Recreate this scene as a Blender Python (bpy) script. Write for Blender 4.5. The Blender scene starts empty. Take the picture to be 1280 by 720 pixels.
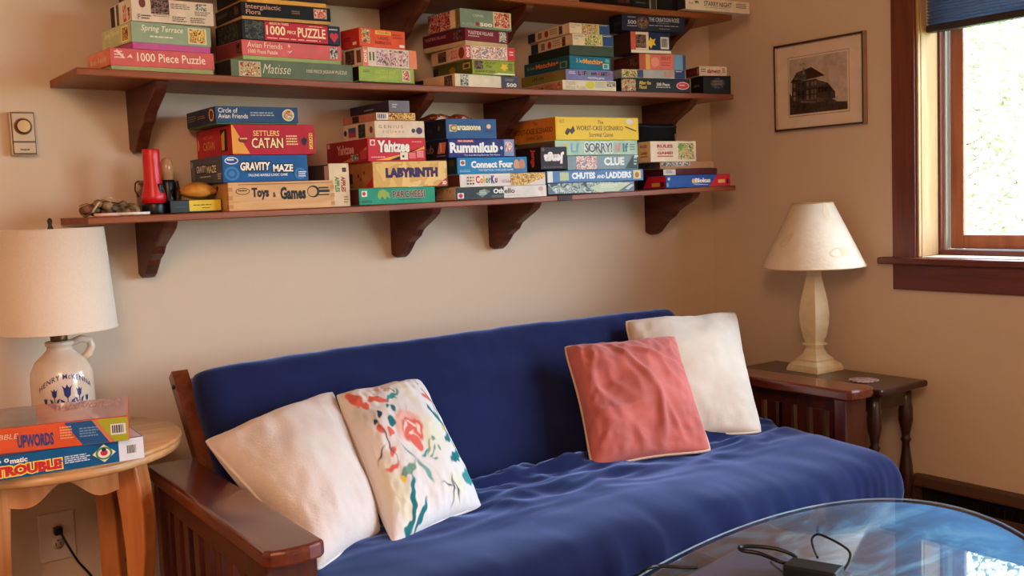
import bpy, bmesh, math, random
from mathutils import Vector, Matrix, noise
random.seed(7)
C = bpy.context.scene.collection
SC = bpy.context.scene
PI = math.pi

# ------------------------------------------------------------------ camera
F_PX = 1296.6
YAW, PITCH, ROLL = 0.62571, 0.08634, -0.04067
def cam_axes():
    cy, sy, cp, sp, cr, sr = math.cos(YAW), math.sin(YAW), math.cos(PITCH), math.sin(PITCH), math.cos(ROLL), math.sin(ROLL)
    f = Vector((sy*cp, cy*cp, -sp)); r = Vector((cy, -sy, 0)); u = r.cross(f)
    return cr*r + sr*u, -sr*r + cr*u, f
AX_R, AX_U, AX_F = cam_axes()
CAM = Vector((0, -3.1, 1.25))
cd = bpy.data.cameras.new('camera'); cam = bpy.data.objects.new('camera', cd); C.objects.link(cam)
cd.sensor_width = 36; cd.lens = F_PX/1280*36; cd.clip_start = 0.02; cd.clip_end = 200
M = Matrix((AX_R, AX_U, -AX_F)).transposed().to_4x4(); M.translation = CAM
cam.matrix_world = M
SC.camera = cam

# ------------------------------------------------------------------ view, world, lights
SC.view_settings.view_transform = 'Standard'; SC.view_settings.look = 'None'
SC.view_settings.gamma = 1; SC.view_settings.use_curve_mapping = False
SC.view_settings.exposure = 0.22
SKY_STRENGTH = 18.0
w = bpy.data.worlds.new('sky'); SC.world = w; w.use_nodes = True
bg = w.node_tree.nodes['Background']; bg.inputs[0].default_value = (0.60, 0.79, 1.0, 1); bg.inputs[1].default_value = SKY_STRENGTH

def light(name, kind, loc, energy, color, size=0.1, size_y=None, aim=None):
    d = bpy.data.lights.new(name, kind); o = bpy.data.objects.new(name, d); C.objects.link(o)
    o.location = loc; d.energy = energy; d.color = color
    if kind == 'AREA':
        d.shape = 'RECTANGLE'; d.size = size; d.size_y = size_y or size
    elif kind == 'POINT': d.shadow_soft_size = size
    if aim is not None: o.rotation_euler = (Vector(aim)-Vector(loc)).to_track_quat('-Z', 'Y').to_euler()
    return o
sun = light('sun', 'SUN', (-10, 2, 12), 5.0, (1, .95, .85), aim=(0, 0.5, 4)); sun.data.angle = 0.01
XR = 3.317                       # right wall
WIN = (-2.25, -0.975, 0.985, 2.10)      # y0 y1 z0 z1 of the window in view
WIN2 = (-5.8, -2.95, 0.12, 2.20)         # second window, behind the camera
for nm, (y0, y1, z0, z1) in (('window_portal', WIN), ('window_portal', WIN2)):
    p = light(nm, 'AREA', (XR+0.30, (y0+y1)/2, (z0+z1)/2), 1, (1, 1, 1), y1-y0+.2, z1-z0+.2)
    p.rotation_euler = Matrix(((0, 0, 1), (1, 0, 0), (0, 1, 0))).to_euler()   # local -z looks to -x
    p.data.cycles.is_portal = True
room_lamp = light('ceiling_lamp_bulb', 'POINT', (-0.5, -3.6, 2.25), 125, (1.0, .66, .45), 0.40)

# ------------------------------------------------------------------ pixel helpers (pixel -> point of a known plane)
def ray(px, py):
    return AX_R*((px-640)/F_PX) + AX_U*(-(py-360)/F_PX) + AX_F
def P(px, py, ax, v):
    d = ray(px, py); return CAM + d*((v-CAM[ax])/d[ax])
def proj(p):
    q = Vector(p)-CAM; return 640+F_PX*q.dot(AX_R)/q.dot(AX_F), 360-F_PX*q.dot(AX_U)/q.dot(AX_F)

# ------------------------------------------------------------------ materials
def lin(c):
    def f(v):
        v /= 255
        return v/12.92 if v <= .04045 else ((v+.055)/1.055)**2.4
    return (f(c[0]), f(c[1]), f(c[2]), 1)
_m = {}
def mat(name, c, rough=.6, spec=.3, metal=0, grain=None, bump=0, bscale=60, var=0, vscale=8, coat=0, sheen=0):
    key = (name, tuple(c), rough)
    if key in _m: return _m[key]
    m = bpy.data.materials.new(name); m.use_nodes = True; nt = m.node_tree; b = nt.nodes['Principled BSDF']
    b.inputs['Base Color'].default_value = lin(c); b.inputs['Roughness'].default_value = rough
    b.inputs['Specular IOR Level'].default_value = spec; b.inputs['Metallic'].default_value = metal
    b.inputs['Coat Weight'].default_value = coat; b.inputs['Coat Roughness'].default_value = .12
    if sheen: b.inputs['Sheen Weight'].default_value = sheen
    if grain or bump or var:
        tc = nt.nodes.new('ShaderNodeTexCoord')
    if grain:      # (dark colour, scale vec, strength)
        mp = nt.nodes.new('ShaderNodeMapping'); mp.inputs['Scale'].default_value = grain[1]
        nt.links.new(tc.outputs['Object'], mp.inputs[0])
        n = nt.nodes.new('ShaderNodeTexNoise'); n.inputs['Scale'].default_value = 1; n.inputs['Detail'].default_value = 5
        n.inputs['Distortion'].default_value = .6
        nt.links.new(mp.outputs[0], n.inputs['Vector'])
        r = nt.nodes.new('ShaderNodeValToRGB'); r.color_ramp.elements[0].position = .3; r.color_ramp.elements[1].position = .72
        r.color_ramp.elements[0].color = lin(grain[0]); r.color_ramp.elements[1].color = lin(c)
        nt.links.new(n.outputs['Fac'], r.inputs[0]); nt.links.new(r.outputs[0], b.inputs['Base Color'])
    elif var:
        n = nt.nodes.new('ShaderNodeTexNoise'); n.inputs['Scale'].default_value = vscale; n.inputs['Detail'].default_value = 4
        nt.links.new(tc.outputs['Object'], n.inputs['Vector'])
        r = nt.nodes.new('ShaderNodeValToRGB'); r.color_ramp.elements[0].position = .3; r.color_ramp.elements[1].position = .7
        r.color_ramp.elements[0].color = lin([v*(1-var) for v in c]); r.color_ramp.elements[1].color = lin([min(255, v*(1+var*.5)) for v in c])
        nt.links.new(n.outputs['Fac'], r.inputs[0]); nt.links.new(r.outputs[0], b.inputs['Base Color'])
    if bump:
        n2 = nt.nodes.new('ShaderNodeTexNoise'); n2.inputs['Scale'].default_value = bscale; n2.inputs['Detail'].default_value = 3
        nt.links.new(tc.outputs['Object'], n2.inputs['Vector'])
        bn = nt.nodes.new('ShaderNodeBump'); bn.inputs['Strength'].default_value = bump; bn.inputs['Distance'].default_value = .003
        nt.links.new(n2.outputs['Fac'], bn.inputs['Height']); nt.links.new(bn.outputs[0], b.inputs['Normal'])
    _m[key] = m; return m
def pic(name, cols, scale=90, kind='voronoi'):
    key = (name, scale)
    if key in _m: return _m[key]
    m = bpy.data.materials.new(name); m.use_nodes = True; nt = m.node_tree; b = nt.nodes['Principled BSDF']
    b.inputs['Roughness'].default_value = .5; b.inputs['Specular IOR Level'].default_value = .25
    tc = nt.nodes.new('ShaderNodeTexCoord')
    n = nt.nodes.new('ShaderNodeTexNoise'); n.inputs['Scale'].default_value = scale; n.inputs['Detail'].default_value = 2; n.inputs['Distortion'].default_value = 1.2
    nt.links.new(tc.outputs['Object'], n.inputs['Vector'])
    r = nt.nodes.new('ShaderNodeValToRGB'); r.color_ramp.interpolation = 'CONSTANT'
    els = r.color_ramp.elements
    k = len(cols)
    while len(els) < k: els.new(.5)
    for i, c in enumerate(cols):
        els[i].position = .30 + .42*i/k if i else 0; els[i].color = lin(c)
    nt.links.new(n.outputs['Fac'], r.inputs[0]); nt.links.new(r.outputs[0], b.inputs['Base Color'])
    _m[key] = m; return m

# ------------------------------------------------------------------ mesh builder
class MB:
    def __init__(s): s.v = []; s.f = []; s.sm = []
    def add(s, vs, fs, smooth=False):
        k = len(s.v); s.v += [Vector(p) for p in vs]
        for f in fs: s.f.append([i+k for i in f]); s.sm.append(smooth)
        return s
    def box(s, x0, x1, y0, y1, z0, z1, M=None):
        vs = [Vector(p) for p in ((x0,y0,z0),(x1,y0,z0),(x1,y1,z0),(x0,y1,z0),(x0,y0,z1),(x1,y0,z1),(x1,y1,z1),(x0,y1,z1))]
        if M is not None: vs = [M @ p for p in vs]
        return s.add(vs, [(0,3,2,1),(4,5,6,7),(0,1,5,4),(1,2,6,5),(2,3,7,6),(3,0,4,7)])
    def bev(s, x0, x1, y0, y1, z0, z1, r=.003, seg=2, M=None, smooth=True):
        bm = bmesh.new(); bmesh.ops.create_cube(bm, size=1)
        for v in bm.verts: v.co = Vector(((x0+x1)/2+v.co.x*(x1-x0), (y0+y1)/2+v.co.y*(y1-y0), (z0+z1)/2+v.co.z*(z1-z0)))
        bmesh.ops.bevel(bm, geom=bm.edges[:], offset=r, segments=seg, profile=.5, affect='EDGES')
        bm.verts.index_update()
        vs = [v.co.copy() for v in bm.verts]
        if M is not None: vs = [M @ p for p in vs]
        s.add(vs, [[v.index for v in f.verts] for f in bm.faces], False); bm.free(); return s
    def prism(s, poly, e, a='x', M=None, smooth=False):
        # poly: 2-D outline, extruded over e=(lo,hi) along axis a
        n = len(poly)
        def pt(p, t): return {'x': (t, p[0], p[1]), 'y': (p[0], t, p[1]), 'z': (p[0], p[1], t)}[a]
        vs = [Vector(pt(p, e[0])) for p in poly] + [Vector(pt(p, e[1])) for p in poly]
        if M is not None: vs = [M @ p for p in vs]
        fs = [list(range(n))[::-1], list(range(n, 2*n))] + [(i, (i+1) % n, n+(i+1) % n, n+i) for i in range(n)]
        return s.add(vs, fs, smooth)
    def tube(s, pts, r, seg=8, closed=False, cap=True):
        pts = [Vector(p) for p in pts]; n = len(pts)
        rs = r if isinstance(r, (list, tuple)) else [r]*n
        vs = []; up = None
        for i, p in enumerate(pts):
            a = pts[i-1] if (i > 0 or closed) else p; b = pts[(i+1) % n] if (i < n-1 or closed) else p
            t = (b-a).normalized()
            if up is None:
                up = t.orthogonal().normalized()
            up = (up - t*up.dot(t)); up = up.normalized() if up.length > 1e-6 else t.orthogonal().normalized()
            sd = t.cross(up)
            for k in range(seg):
                an = 2*PI*k/seg; vs.append(p + (up*math.cos(an)+sd*math.sin(an))*rs[i])
        fs = []
        for i in range(n if closed else n-1):
            j = (i+1) % n
            for k in range(seg): fs.append((i*seg+k, i*seg+(k+1) % seg, j*seg+(k+1) % seg, j*seg+k))
        if cap and not closed: fs += [list(range(seg))[::-1], list(range((n-1)*seg, n*seg))]
        return s.add(vs, fs, True)
    def lathe(s, prof, seg=32, c=(0,0,0), M=None, cap=True, rot=0):
        vs = []
        for r, z in prof:
            for k in range(seg):
                an = 2*PI*k/seg+rot; vs.append(Vector((r*math.cos(an), r*math.sin(an), z)))
        if M is not None: vs = [M @ p for p in vs]
        vs = [p+Vector(c) for p in vs]
        fs = []
        for i in range(len(prof)-1):
            for k in range(seg): fs.append((i*seg+k, i*seg+(k+1) % seg, (i+1)*seg+(k+1) % seg, (i+1)*seg+k))
        if cap:
            fs += [list(range(seg))[::-1], list(range((len(prof)-1)*seg, len(prof)*seg))]
        return s.add(vs, fs, seg > 6)
    def grid(s, nu, nv, fn, smooth=True, flip=False):
        vs = [fn(i/nu, j/nv) for j in range(nv+1) for i in range(nu+1)]
        fs = []
        for j in range(nv):
            for i in range(nu):
                a = j*(nu+1)+i; q = (a, a+1, a+nu+2, a+nu+1)
                fs.append(q[::-1] if flip else q)
        return s.add(vs, fs, smooth)
    def flat(s): s.sm = [False]*len(s.f); return s
    def mesh(s, name, off=None):
        me = bpy.data.meshes.new(name)
        vs = [tuple(p-off) for p in s.v] if off is not None else [tuple(p) for p in s.v]
        me.from_pydata(vs, [], s.f); me.polygons.foreach_set('use_smooth', s.sm); me.update(); return me
    def obj(s, name, m, parent=None, local=False):
        off = None
        if parent is not None and not local:
            q = parent; off = Vector((0, 0, 0))
            while q is not None: off = off + Vector(q.location); q = q.parent
        o = bpy.data.objects.new(name, s.mesh(name, off)); C.objects.link(o)
        if m: o.data.materials.append(m)
        if parent is not None: o.parent = parent
        return o
def recalc(o):
    bm = bmesh.new(); bm.from_mesh(o.data); bmesh.ops.recalc_face_normals(bm, faces=bm.faces[:]); bm.to_mesh(o.data); bm.free(); return o
def tag(o, label=None, cat=None, group=None, kind=None):
    if label: o['label'] = label
    if cat: o['category'] = cat
    if group: o['group'] = group
    if kind: o['kind'] = kind
    return o
def root(name, loc, label, cat, group=None, rz=0):
    o = bpy.data.objects.new(name, None); C.objects.link(o); o.location = loc; o.rotation_euler = (0, 0, rz); o.empty_display_size = .05
    return tag(o, label, cat, group)
def struct(o): o['kind'] = 'structure'; return o

# materials used widely
WALL = mat('wall_paint', (216, 192, 166), .85, .15, bump=.04, bscale=120)
CEIL = mat('ceiling_pine', (205, 160, 110), .6, .3, grain=((178, 126, 80), (2, 30, 30), 1))
FLOOR = mat('floor_boards', (120, 78, 52), .45, .4, grain=((84, 50, 32), (2, 30, 30), 1))
SHELF = mat('shelf_stain', (160, 86, 44), .42, .3, grain=((118, 58, 28), (3, 45, 70), 1))
SHELFD = mat('bracket_stain', (104, 50, 28), .4, .3, grain=((66, 31, 20), (30, 8, 40), 1))
TRIM = mat('trim_stain', (126, 62, 42), .4, .4, grain=((92, 42, 28), (40, 40, 3), 1))
TRIMH = mat('trim_stain_level', (118, 58, 40), .4, .4, grain=((88, 40, 28), (40, 3, 40), 1))
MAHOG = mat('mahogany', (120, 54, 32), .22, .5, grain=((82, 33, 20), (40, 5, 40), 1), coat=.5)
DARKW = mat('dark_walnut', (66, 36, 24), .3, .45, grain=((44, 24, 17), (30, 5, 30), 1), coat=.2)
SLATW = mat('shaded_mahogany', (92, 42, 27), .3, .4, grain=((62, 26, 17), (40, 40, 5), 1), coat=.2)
PINE = mat('pine', (222, 146, 84), .4, .35, grain=((190, 108, 54), (25, 25, 3), 1), coat=.2)
PINET = mat('pine_top', (224, 168, 108), .38, .35, grain=((196, 128, 74), (4, 40, 40), 1), coat=.2)
BLACK = mat('black_plastic', (16, 16, 18), .35, .4)
CARD = mat('grey_card', (150, 140, 125), .8, .2)
INK = mat('dark_ink', (36, 30, 32), .6, .2)

# ------------------------------------------------------------------ room shell
XL, YF, ZC = -2.2, -6.0, 2.62
TH = 0.20
o = MB().box(XL-TH, XR+TH, 0, TH, -.1, ZC+.1).obj('wall_back', WALL); struct(o)
o = MB().box(XL-TH, XL, YF, 0, -.1, ZC+.1).obj('wall_left', WALL); struct(o)
o = MB().box(XL-TH, XR+TH, YF-TH, YF, -.1, ZC+.1).obj('wall_front', WALL); struct(o)
o = MB().box(XL-TH, XR+TH, YF-TH, TH, ZC, ZC+.1).obj('ceiling', CEIL); struct(o)
o = MB().box(XL-TH, XR+TH, YF-TH, TH, -.1, 0).obj('floor', FLOOR); struct(o)
mb = MB(); 
a, b = WIN, WIN2
mb.box(XR, XR+TH, a[1], 0, 0, ZC)
mb.box(XR, XR+TH, a[0], a[1], 0, a[2]); mb.box(XR, XR+TH, a[0], a[1], a[3], ZC)
mb.box(XR, XR+TH, b[1], a[0], 0, ZC)
mb.box(XR, XR+TH, b[0], b[1], 0, b[2]); mb.box(XR, XR+TH, b[0], b[1], b[3], ZC)
mb.box(XR, XR+TH, YF, b[0], 0, ZC)
struct(mb.obj('wall_right', WALL))
for nm, bx in (('baseboard_back', (XL, XR, -.018, 0, 0, .10)), ('baseboard_left', (XL, XL+.018, YF, -.02, 0, .10)), ('baseboard_right', (XR-.018, XR, -.95, -.02, 0, .10))):
    struct(MB().bev(*bx, r=.004).obj(nm, TRIMH))

# glass
def glass_mat():
    m = bpy.data.materials.new('window_glass'); m.use_nodes = True; nt = m.node_tree; nt.nodes.remove(nt.nodes['Principled BSDF'])
    t = nt.nodes.new('ShaderNodeBsdfTransparent'); g = nt.nodes.new('ShaderNodeBsdfGlossy'); g.inputs['Roughness'].default_value = .02
    mx = nt.nodes.new('ShaderNodeMixShader'); mx.inputs[0].default_value = .05
    nt.links.new(t.outputs[0], mx.inputs[1]); nt.links.new(g.outputs[0], mx.inputs[2]); nt.links.new(mx.outputs[0], nt.nodes['Material Output'].inputs[0]); return m
GLASS = glass_mat()
CREAMJ = mat('jamb_pine', (184, 148, 104), .5, .2, grain=((166, 128, 84), (30, 30, 3), 1))
SASH = mat('sash_wood', (172, 108, 74), .45, .35, grain=((146, 84, 54), (30, 30, 3), 1))
TRACK = mat('track_vinyl', (176, 172, 160), .4, .3)
def window(n, W):
    y0, y1, z0, z1 = W
    r = bpy.data.objects.new('window_%d' % n, None); C.objects.link(r); r.location = (XR, (y0+y1)/2, z0); struct(r)
    def pt(name, m, *bxs, rr=.003):
        q = MB()
        for b_ in bxs: q.bev(*b_, r=rr)
        return q.obj(name, m, r)
    cw = .092
    pt('casing', TRIM, (XR-.020, XR, y1, y1+cw, z0-.02, z1+.02)); pt('casing', TRIM, (XR-.020, XR, y0-cw, y0, z0-.02, z1+.02))
    pt('head_casing', TRIMH, (XR-.022, XR, y0-cw-.01, y1+cw+.01, z1+.0, z1+cw+.01))
    pt('stool', TRIMH, (XR-.050, XR+.11, y0-cw-.045, y1+cw+.045, z0-.026, z0-.002), rr=.005)
    pt('apron', TRIMH, (XR-.019, XR, y0-cw, y1+cw, z0-.118, z0-.026))
    pt('jamb', CREAMJ, (XR+.003, XR+.105, y1-.012, y1+.0, z0, z1)); pt('jamb', CREAMJ, (XR+.003, XR+.105, y0, y0+.012, z0, z1))
    pt('head_jamb', CREAMJ, (XR+.003, XR+.105, y0, y1, z1-.012, z1))
    pt('edge_strip', CREAMJ, (XR-.012, XR+.004, y1-.010, y1-.0005, z0, z1))
    # stop, vinyl track, outer sill
    pt('stop', TRIM, (XR+.105, XR+.125, y1-.022, y1, z0, z1)); pt('stop', TRIM, (XR+.105, XR+.125, y0, y0+.022, z0, z1))
    pt('track', TRACK, (XR+.125, XR+.165, y1-.03, y1, z0, z1)); pt('track', TRACK, (XR+.125, XR+.165, y0, y0+.03, z0, z1))
    pt('sill', TRIMH, (XR+.105, XR+.13, y0+.02, y1-.02, z0-.005, z0+.018)); pt('sill_track', TRACK, (XR+.13, XR+.19, y0+.02, y1-.02, z0-.005, z0+.02))
    ym = (y0+y1)/2
    for (a0, a1, xo) in ((ym-.02, y1-.034, .145), (y0+.034, ym+.02, .168)):
        s = MB()
        s.bev(XR+xo, XR+xo+.02, a0, a0+.05, z0+.021, z1-.02, r=.004); s.bev(XR+xo, XR+xo+.02, a1-.05, a1, z0+.021, z1-.02, r=.004)
        s.bev(XR+xo, XR+xo+.02, a0+.05, a1-.05, z0+.021, z0+.071, r=.004); s.bev(XR+xo, XR+xo+.02, a0+.05, a1-.05, z1-.07, z1-.02, r=.004)
        so = s.obj('sash', SASH, r)
        MB().box(XR+xo+.008, XR+xo+.012, a0+.048, a1-.048, z0+.069, z1-.068).obj('pane', GLASS, so)
    return r
W1 = window(1, WIN); W2 = window(2, WIN2)

# pleated blind in the window in view
bl = root('pleated_blind', (XR+.045, (WIN[0]+WIN[1])/2, WIN[3]-.02), 'dark blue pleated cellular blind half lowered inside the window', 'blind')
BLUE = mat('blind_fabric', (106, 124, 156), .75, .2); nt = BLUE.node_tree; trn = nt.nodes.new('ShaderNodeBsdfTranslucent'); trn.inputs[0].default_value = lin((160, 168, 182)); mxs = nt.nodes.new('ShaderNodeMixShader'); mxs.inputs[0].default_value = .7; nt.links.new(nt.nodes['Principled BSDF'].outputs[0], mxs.inputs[1]); nt.links.new(trn.outputs[0], mxs.inputs[2]); nt.links.new(mxs.outputs[0], nt.nodes['Material Output'].inputs[0])
CELL = mat('blind_cell_edge', (214, 190, 164), .8, .2)
zb = P(1154, 40, 1, -1.0)[2]
y0b, y1b = WIN[0]+.02, WIN[1]-.016
npl = 24; dz = (WIN[3]-.045-zb-.024)/npl
fr = []
for i in range(npl*2+1): fr.append((XR+.032+(.020 if i % 2 else 0), zb+.024+dz*i/2))
bk = [(XR+.068-(.014 if i % 2 else 0), z) for i, (x, z) in enumerate(fr)]
MB().add([(x, y0b, z) for x, z in fr]+[(x, y1b, z) for x, z in fr], [(i, i+1, i+2+2*npl, i+1+2*npl) for i in range(2*npl)]).obj('pleats', BLUE, bl)
MB().add([(x, y0b, z) for x, z in bk]+[(x, y1b, z) for x, z in bk], [(i, i+1, i+2+2*npl, i+1+2*npl) for i in range(2*npl)]).obj('pleats', BLUE, bl)
ce = MB()
for i in range(npl):
    zc = zb+.024+dz*(i+.5)
    for yy in (y1b+.0005, y0b-.0025):
        ce.prism([(XR+.033, zc-dz*.5), (XR+.046, zc-dz*.02), (XR+.033, zc+dz*.46)], (yy, yy+.002), 'y', M=Matrix.Identity(4))
ce.obj('cell_edge', CELL, bl)
MB().bev(XR+.026, XR+.068, y0b, y1b, zb, zb+.024, r=.004).obj('bottom_rail', mat('blind_rail', (52, 44, 46), .5, .3), bl)
MB().bev(XR+.022, XR+.072, y0b, y1b, WIN[3]-.045, WIN[3]-.013, r=.003).obj('head_rail', mat('blind_rail', (52, 44, 46), .5, .3), bl)

# baseboard heater
hz = .205
hr = root('baseboard_heater', (XR, -2.2, 0), 'long low dark baseboard heater along the right wall', 'heater')
HEAT = mat('heater_brown', (84, 58, 44), .5, .35); HEATD = mat('heater_slot', (30, 26, 24), .6, .3)
MB().prism([(XR-.002, hz), (XR-.05, hz), (XR-.066, hz-.022), (XR-.066, hz-.03), (XR-.012, hz-.03), (XR-.002, hz-.03)], (-4.0, -.99), 'y').obj('top_cover', HEAT, hr)
MB().bev(XR-.068, XR-.062, -4.0, -.99, .03, .125, r=.002).obj('front_cover', HEAT, hr)
MB().box(XR-.012, XR-.002, -4.0, -.99, .01, hz-.03).obj('back_plate', HEATD, hr)
MB().bev(XR-.070, XR-.002, -.99, -.965, 0, hz, r=.004).obj('end_cap', HEAT, hr)
fm = MB()
for i in range(110): fm.box(XR-.058, XR-.015, -4.0+i*.0268, -3.997+i*.0268, .06, .15)
fm.obj('fin', HEATD, hr)['kind'] = 'stuff'

# ------------------------------------------------------------------ trees outside
BARK = mat('bark', (96, 82, 66), .9, .1, var=.3, vscale=20); LEAF = mat('leaf', (128, 128, 84), .6, .2, var=.3, vscale=3)
GRND = mat('meadow', (150, 160, 96), .95, .05, var=.3, vscale=2)
struct(tag(MB().box(XR+.6, 40, -30, 40, -.7, -.5).obj('ground', GRND)))
rt = random.Random(3)
tlab = ['slim leafy tree outside, nearest the left edge of the glass', 'airy young tree outside, seen in the middle of the pane', 'pale trunked tree outside, right of the middle of the pane', 'bushy low tree outside behind the left part of the pane', 'far tall tree outside behind the nearer trees', 'leafy shrub outside just above the window sill', 'leafy tree outside beyond the house, left of the view through the pane', 'round crowned tree outside, right of the view through the pane']
for i, (tx, ty, hh, cr) in enumerate(((9.0, 5.2, 5.5, 1.1), (9.0, 2.7, 6.0, 1.1), (9.0, .2, 5.6, 1.1), (12.2, 6.2, 5.6, 1.55), (12.4, 2.6, 7.5, 1.65), (6.6, 1.9, 2.0, .8), (9.0, 8.2, 6.0, 1.35), (9.0, -2.5, 4.8, 1.2))):
    t = root('leafy_tree', (tx, ty, -.5), tlab[i], 'tree', 'trees outside the window')
    mb = MB(); mb.tube([(tx, ty, -.5), (tx+.05, ty+.04, hh*.4-.5), (tx-.03, ty+.08, hh-.6)], [.07, .05, .015], 6)
    for k in range(14):
        z = -.2+hh*(.2+.7*k/14); an = rt.random()*6.28; q = cr*.7*(1-.5*k/14)
        mb.tube([(tx, ty, z), (tx+q*.5*math.cos(an), ty+q*.5*math.sin(an), z+.2), (tx+q*math.cos(an), ty+q*math.sin(an), z+.3)], [.02, .013, .004], 5)
    mb.obj('trunk', BARK, t)
    lv = MB()
    for k in range(8500):
        while 1:
            u = Vector((rt.uniform(-1, 1), rt.uniform(-1, 1), rt.uniform(-1, 1)))
            if u.length < 1: break
        c = Vector((tx+u.x*cr, ty+u.y*cr, -.5+hh*.55+u.z*hh*.5))
        d = Vector((rt.uniform(-1, 1), rt.uniform(-1, 1), rt.uniform(-.6, .6))).normalized(); n_ = d.orthogonal().normalized(); sz = rt.uniform(.025, .06)
        lv.add([c-d*sz, c+n_*sz*.45, c+d*sz, c-n_*sz*.45], [(0, 1, 2, 3)])
    lo = lv.obj('foliage', LEAF, t); lo['kind'] = 'stuff'

# ------------------------------------------------------------------ shelves
SX0, SX1, SD = .690, 3.128, .300
def interp(tab, x):
    if x <= tab[0][0]: return tab[0][1]
    for (a0, b0), (a1, b1) in zip(tab, tab[1:]):
        if x <= a1: t = (x-a0)/(a1-a0); t = t*t*(3-2*t)*.5+t*.5; return b0+(b1-b0)*t
    return tab[-1][1]
ZT_UP = [(.69, 1.6255), (1.467, 1.613), (2.06, 1.612), (3.13, 1.6195)]
ZT_LO = [(.69, 1.2450), (1.4, 1.2445), (1.97, 1.2500), (3.13, 1.2650)]
ZT_TOP = [(.69, 1.925), (1.6, 1.917), (2.7, 1.917), (3.13, 1.925)]
BRX = [.893, 1.740, 2.145, 2.920]
PROF = [(0, 0), (.283, 0), (.279, -.008), (.270, -.019), (.244, -.034), (.198, -.055), (.170, -.069), (.158, -.080), (.150, -.090), (.112, -.109), (.090, -.130), (.066, -.150), (.045, -.161), (.028, -.163), (.010, -.158), (0, -.150)]
def shelf(name, label, tab, th, hs):
    r = root(name, (SX0, 0, interp(tab, SX0)-th), label, 'shelf', 'wall shelves')
    n = 40
    vs = []; fs = []
    for i in range(n+1):
        x = SX0+(SX1-SX0)*i/n; z = interp(tab, x)
        e = .003
        for (y, dz) in ((0, 0), (-SD+e, 0), (-SD, -e), (-SD, -th+e), (-SD+e, -th), (0, -th)): vs.append((x, y, z+dz))
    for i in range(n):
        for k in range(6): fs.append((i*6+k, i*6+(k+1) % 6, i*6+6+(k+1) % 6, i*6+6+k))
    fs += [tuple(range(6)), tuple(range(n*6, n*6+6))[::-1]]
    recalc(MB().add(vs, fs).obj('board', SHELF, r))
    for x in BRX:
        zt = interp(tab, x+.017)-th-.001
        m = MB().prism([(-d*.985, zt+z*hs) for d, z in PROF], (x, x+.036), 'x')
        b = m.obj('bracket', SHELFD, r)
        bm = bmesh.new(); bm.from_mesh(b.data); bmesh.ops.recalc_face_normals(bm, faces=bm.faces[:])
        ed = [e for e in bm.edges if abs(e.verts[0].co.x-e.verts[1].co.x) < 1e-6 and e.verts[0].co.y < -.004 and e.verts[1].co.y < -.004 and (e.verts[0].co.z+r.location.z < zt-.004 or e.verts[1].co.z+r.location.z < zt-.004)]
        bmesh.ops.bevel(bm, geom=ed, offset=.005, segments=2, profile=.5, affect='EDGES'); bm.to_mesh(b.data); bm.free()
    return r
S_TOP = shelf('wall_shelf', 'topmost brown wall shelf, cut off by the top of the photo', ZT_TOP, .022, 1.05)
S_UP = shelf('wall_shelf', 'middle brown wall shelf carrying the stacks of jigsaw puzzles', ZT_UP, .020, 1.10)
S_LO = shelf('wall_shelf', 'lowest brown wall shelf carrying board games and a red flashlight', ZT_LO, .0195, 1.0)
kx0 = P(697, 247, 1, -SD)[0]; kx1 = P(715, 247, 1, -SD)[0]; kz = interp(ZT_LO, (kx0+kx1)/2)
tag(MB().bev(kx0, kx1, -SD-.003, -SD+.004, kz-.0185, kz-.001, r=.001).obj('repair_patch', mat('dark_patch', (62, 40, 36), .6, .3), S_LO), 'dark patch on the front edge')

# ------------------------------------------------------------------ boxes
_tm = {}
def text_polys(s, bold, ital, space):
    key = (s, bold, ital, space)
    if key in _tm: return _tm[key]
    cu = bpy.data.curves.new('lettering', 'FONT'); cu.body = s; cu.resolution_u = 2; cu.offset = bold; cu.shear = ital; cu.space_character = space; cu.space_line = .85
    ob = bpy.data.objects.new('lettering', cu); C.objects.link(ob)
    dg = bpy.context.evaluated_depsgraph_get(); me = bpy.data.meshes.new_from_object(ob.evaluated_get(dg))
    vs = [(v.co.x, v.co.y) for v in me.vertices]; fs = [list(p.vertices) for p in me.polygons]
    bpy.data.objects.remove(ob); bpy.data.curves.remove(cu); bpy.data.meshes.remove(me)
    _tm[key] = (vs, fs); return vs, fs
_col = {}
def flat(c): return mat('print_%d_%d_%d' % tuple(int(v) for v in c), c, .5, .25)
class Face:
    """a frame on a face: origin o, unit u (reading direction), unit v (up), size w,h; everything local to the parent"""
    def __init__(s, o, u, v, w_, h_): s.o, s.u, s.v, s.w, s.h = Vector(o), Vector(u), Vector(v), w_, h_; s.n = s.u.cross(s.v); s.lay = 0
    def pt(s, a, b, e): return s.o+s.u*(a*s.w)+s.v*(b*s.h)+s.n*e
def put_rect(fc, par, R, m, name='printed_panel'):
    fc.lay += 1; e = .00035+.00012*fc.lay
    u0, v0, u1, v1 = R
    return MB().add([fc.pt(u0, v0, e), fc.pt(u1, v0, e), fc.pt(u1, v1, e), fc.pt(u0, v1, e)], [(0, 1, 2, 3)]).obj(name, m, par, local=True)
def put_poly(fc, par, pts, m, name='printed_shape'):
    fc.lay += 1; e = .00035+.00012*fc.lay
    return MB().add([fc.pt(a, b, e) for a, b in pts], [list(range(len(pts)))]).obj(name, m, par, local=True)
def put_disc(fc, par, cx, cy, rx, ry, m, name='printed_shape', n=20):
    return put_poly(fc, par, [(cx+rx*math.cos(2*PI*k/n), cy+ry*math.sin(2*PI*k/n)) for k in range(n)], m, name)
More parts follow.
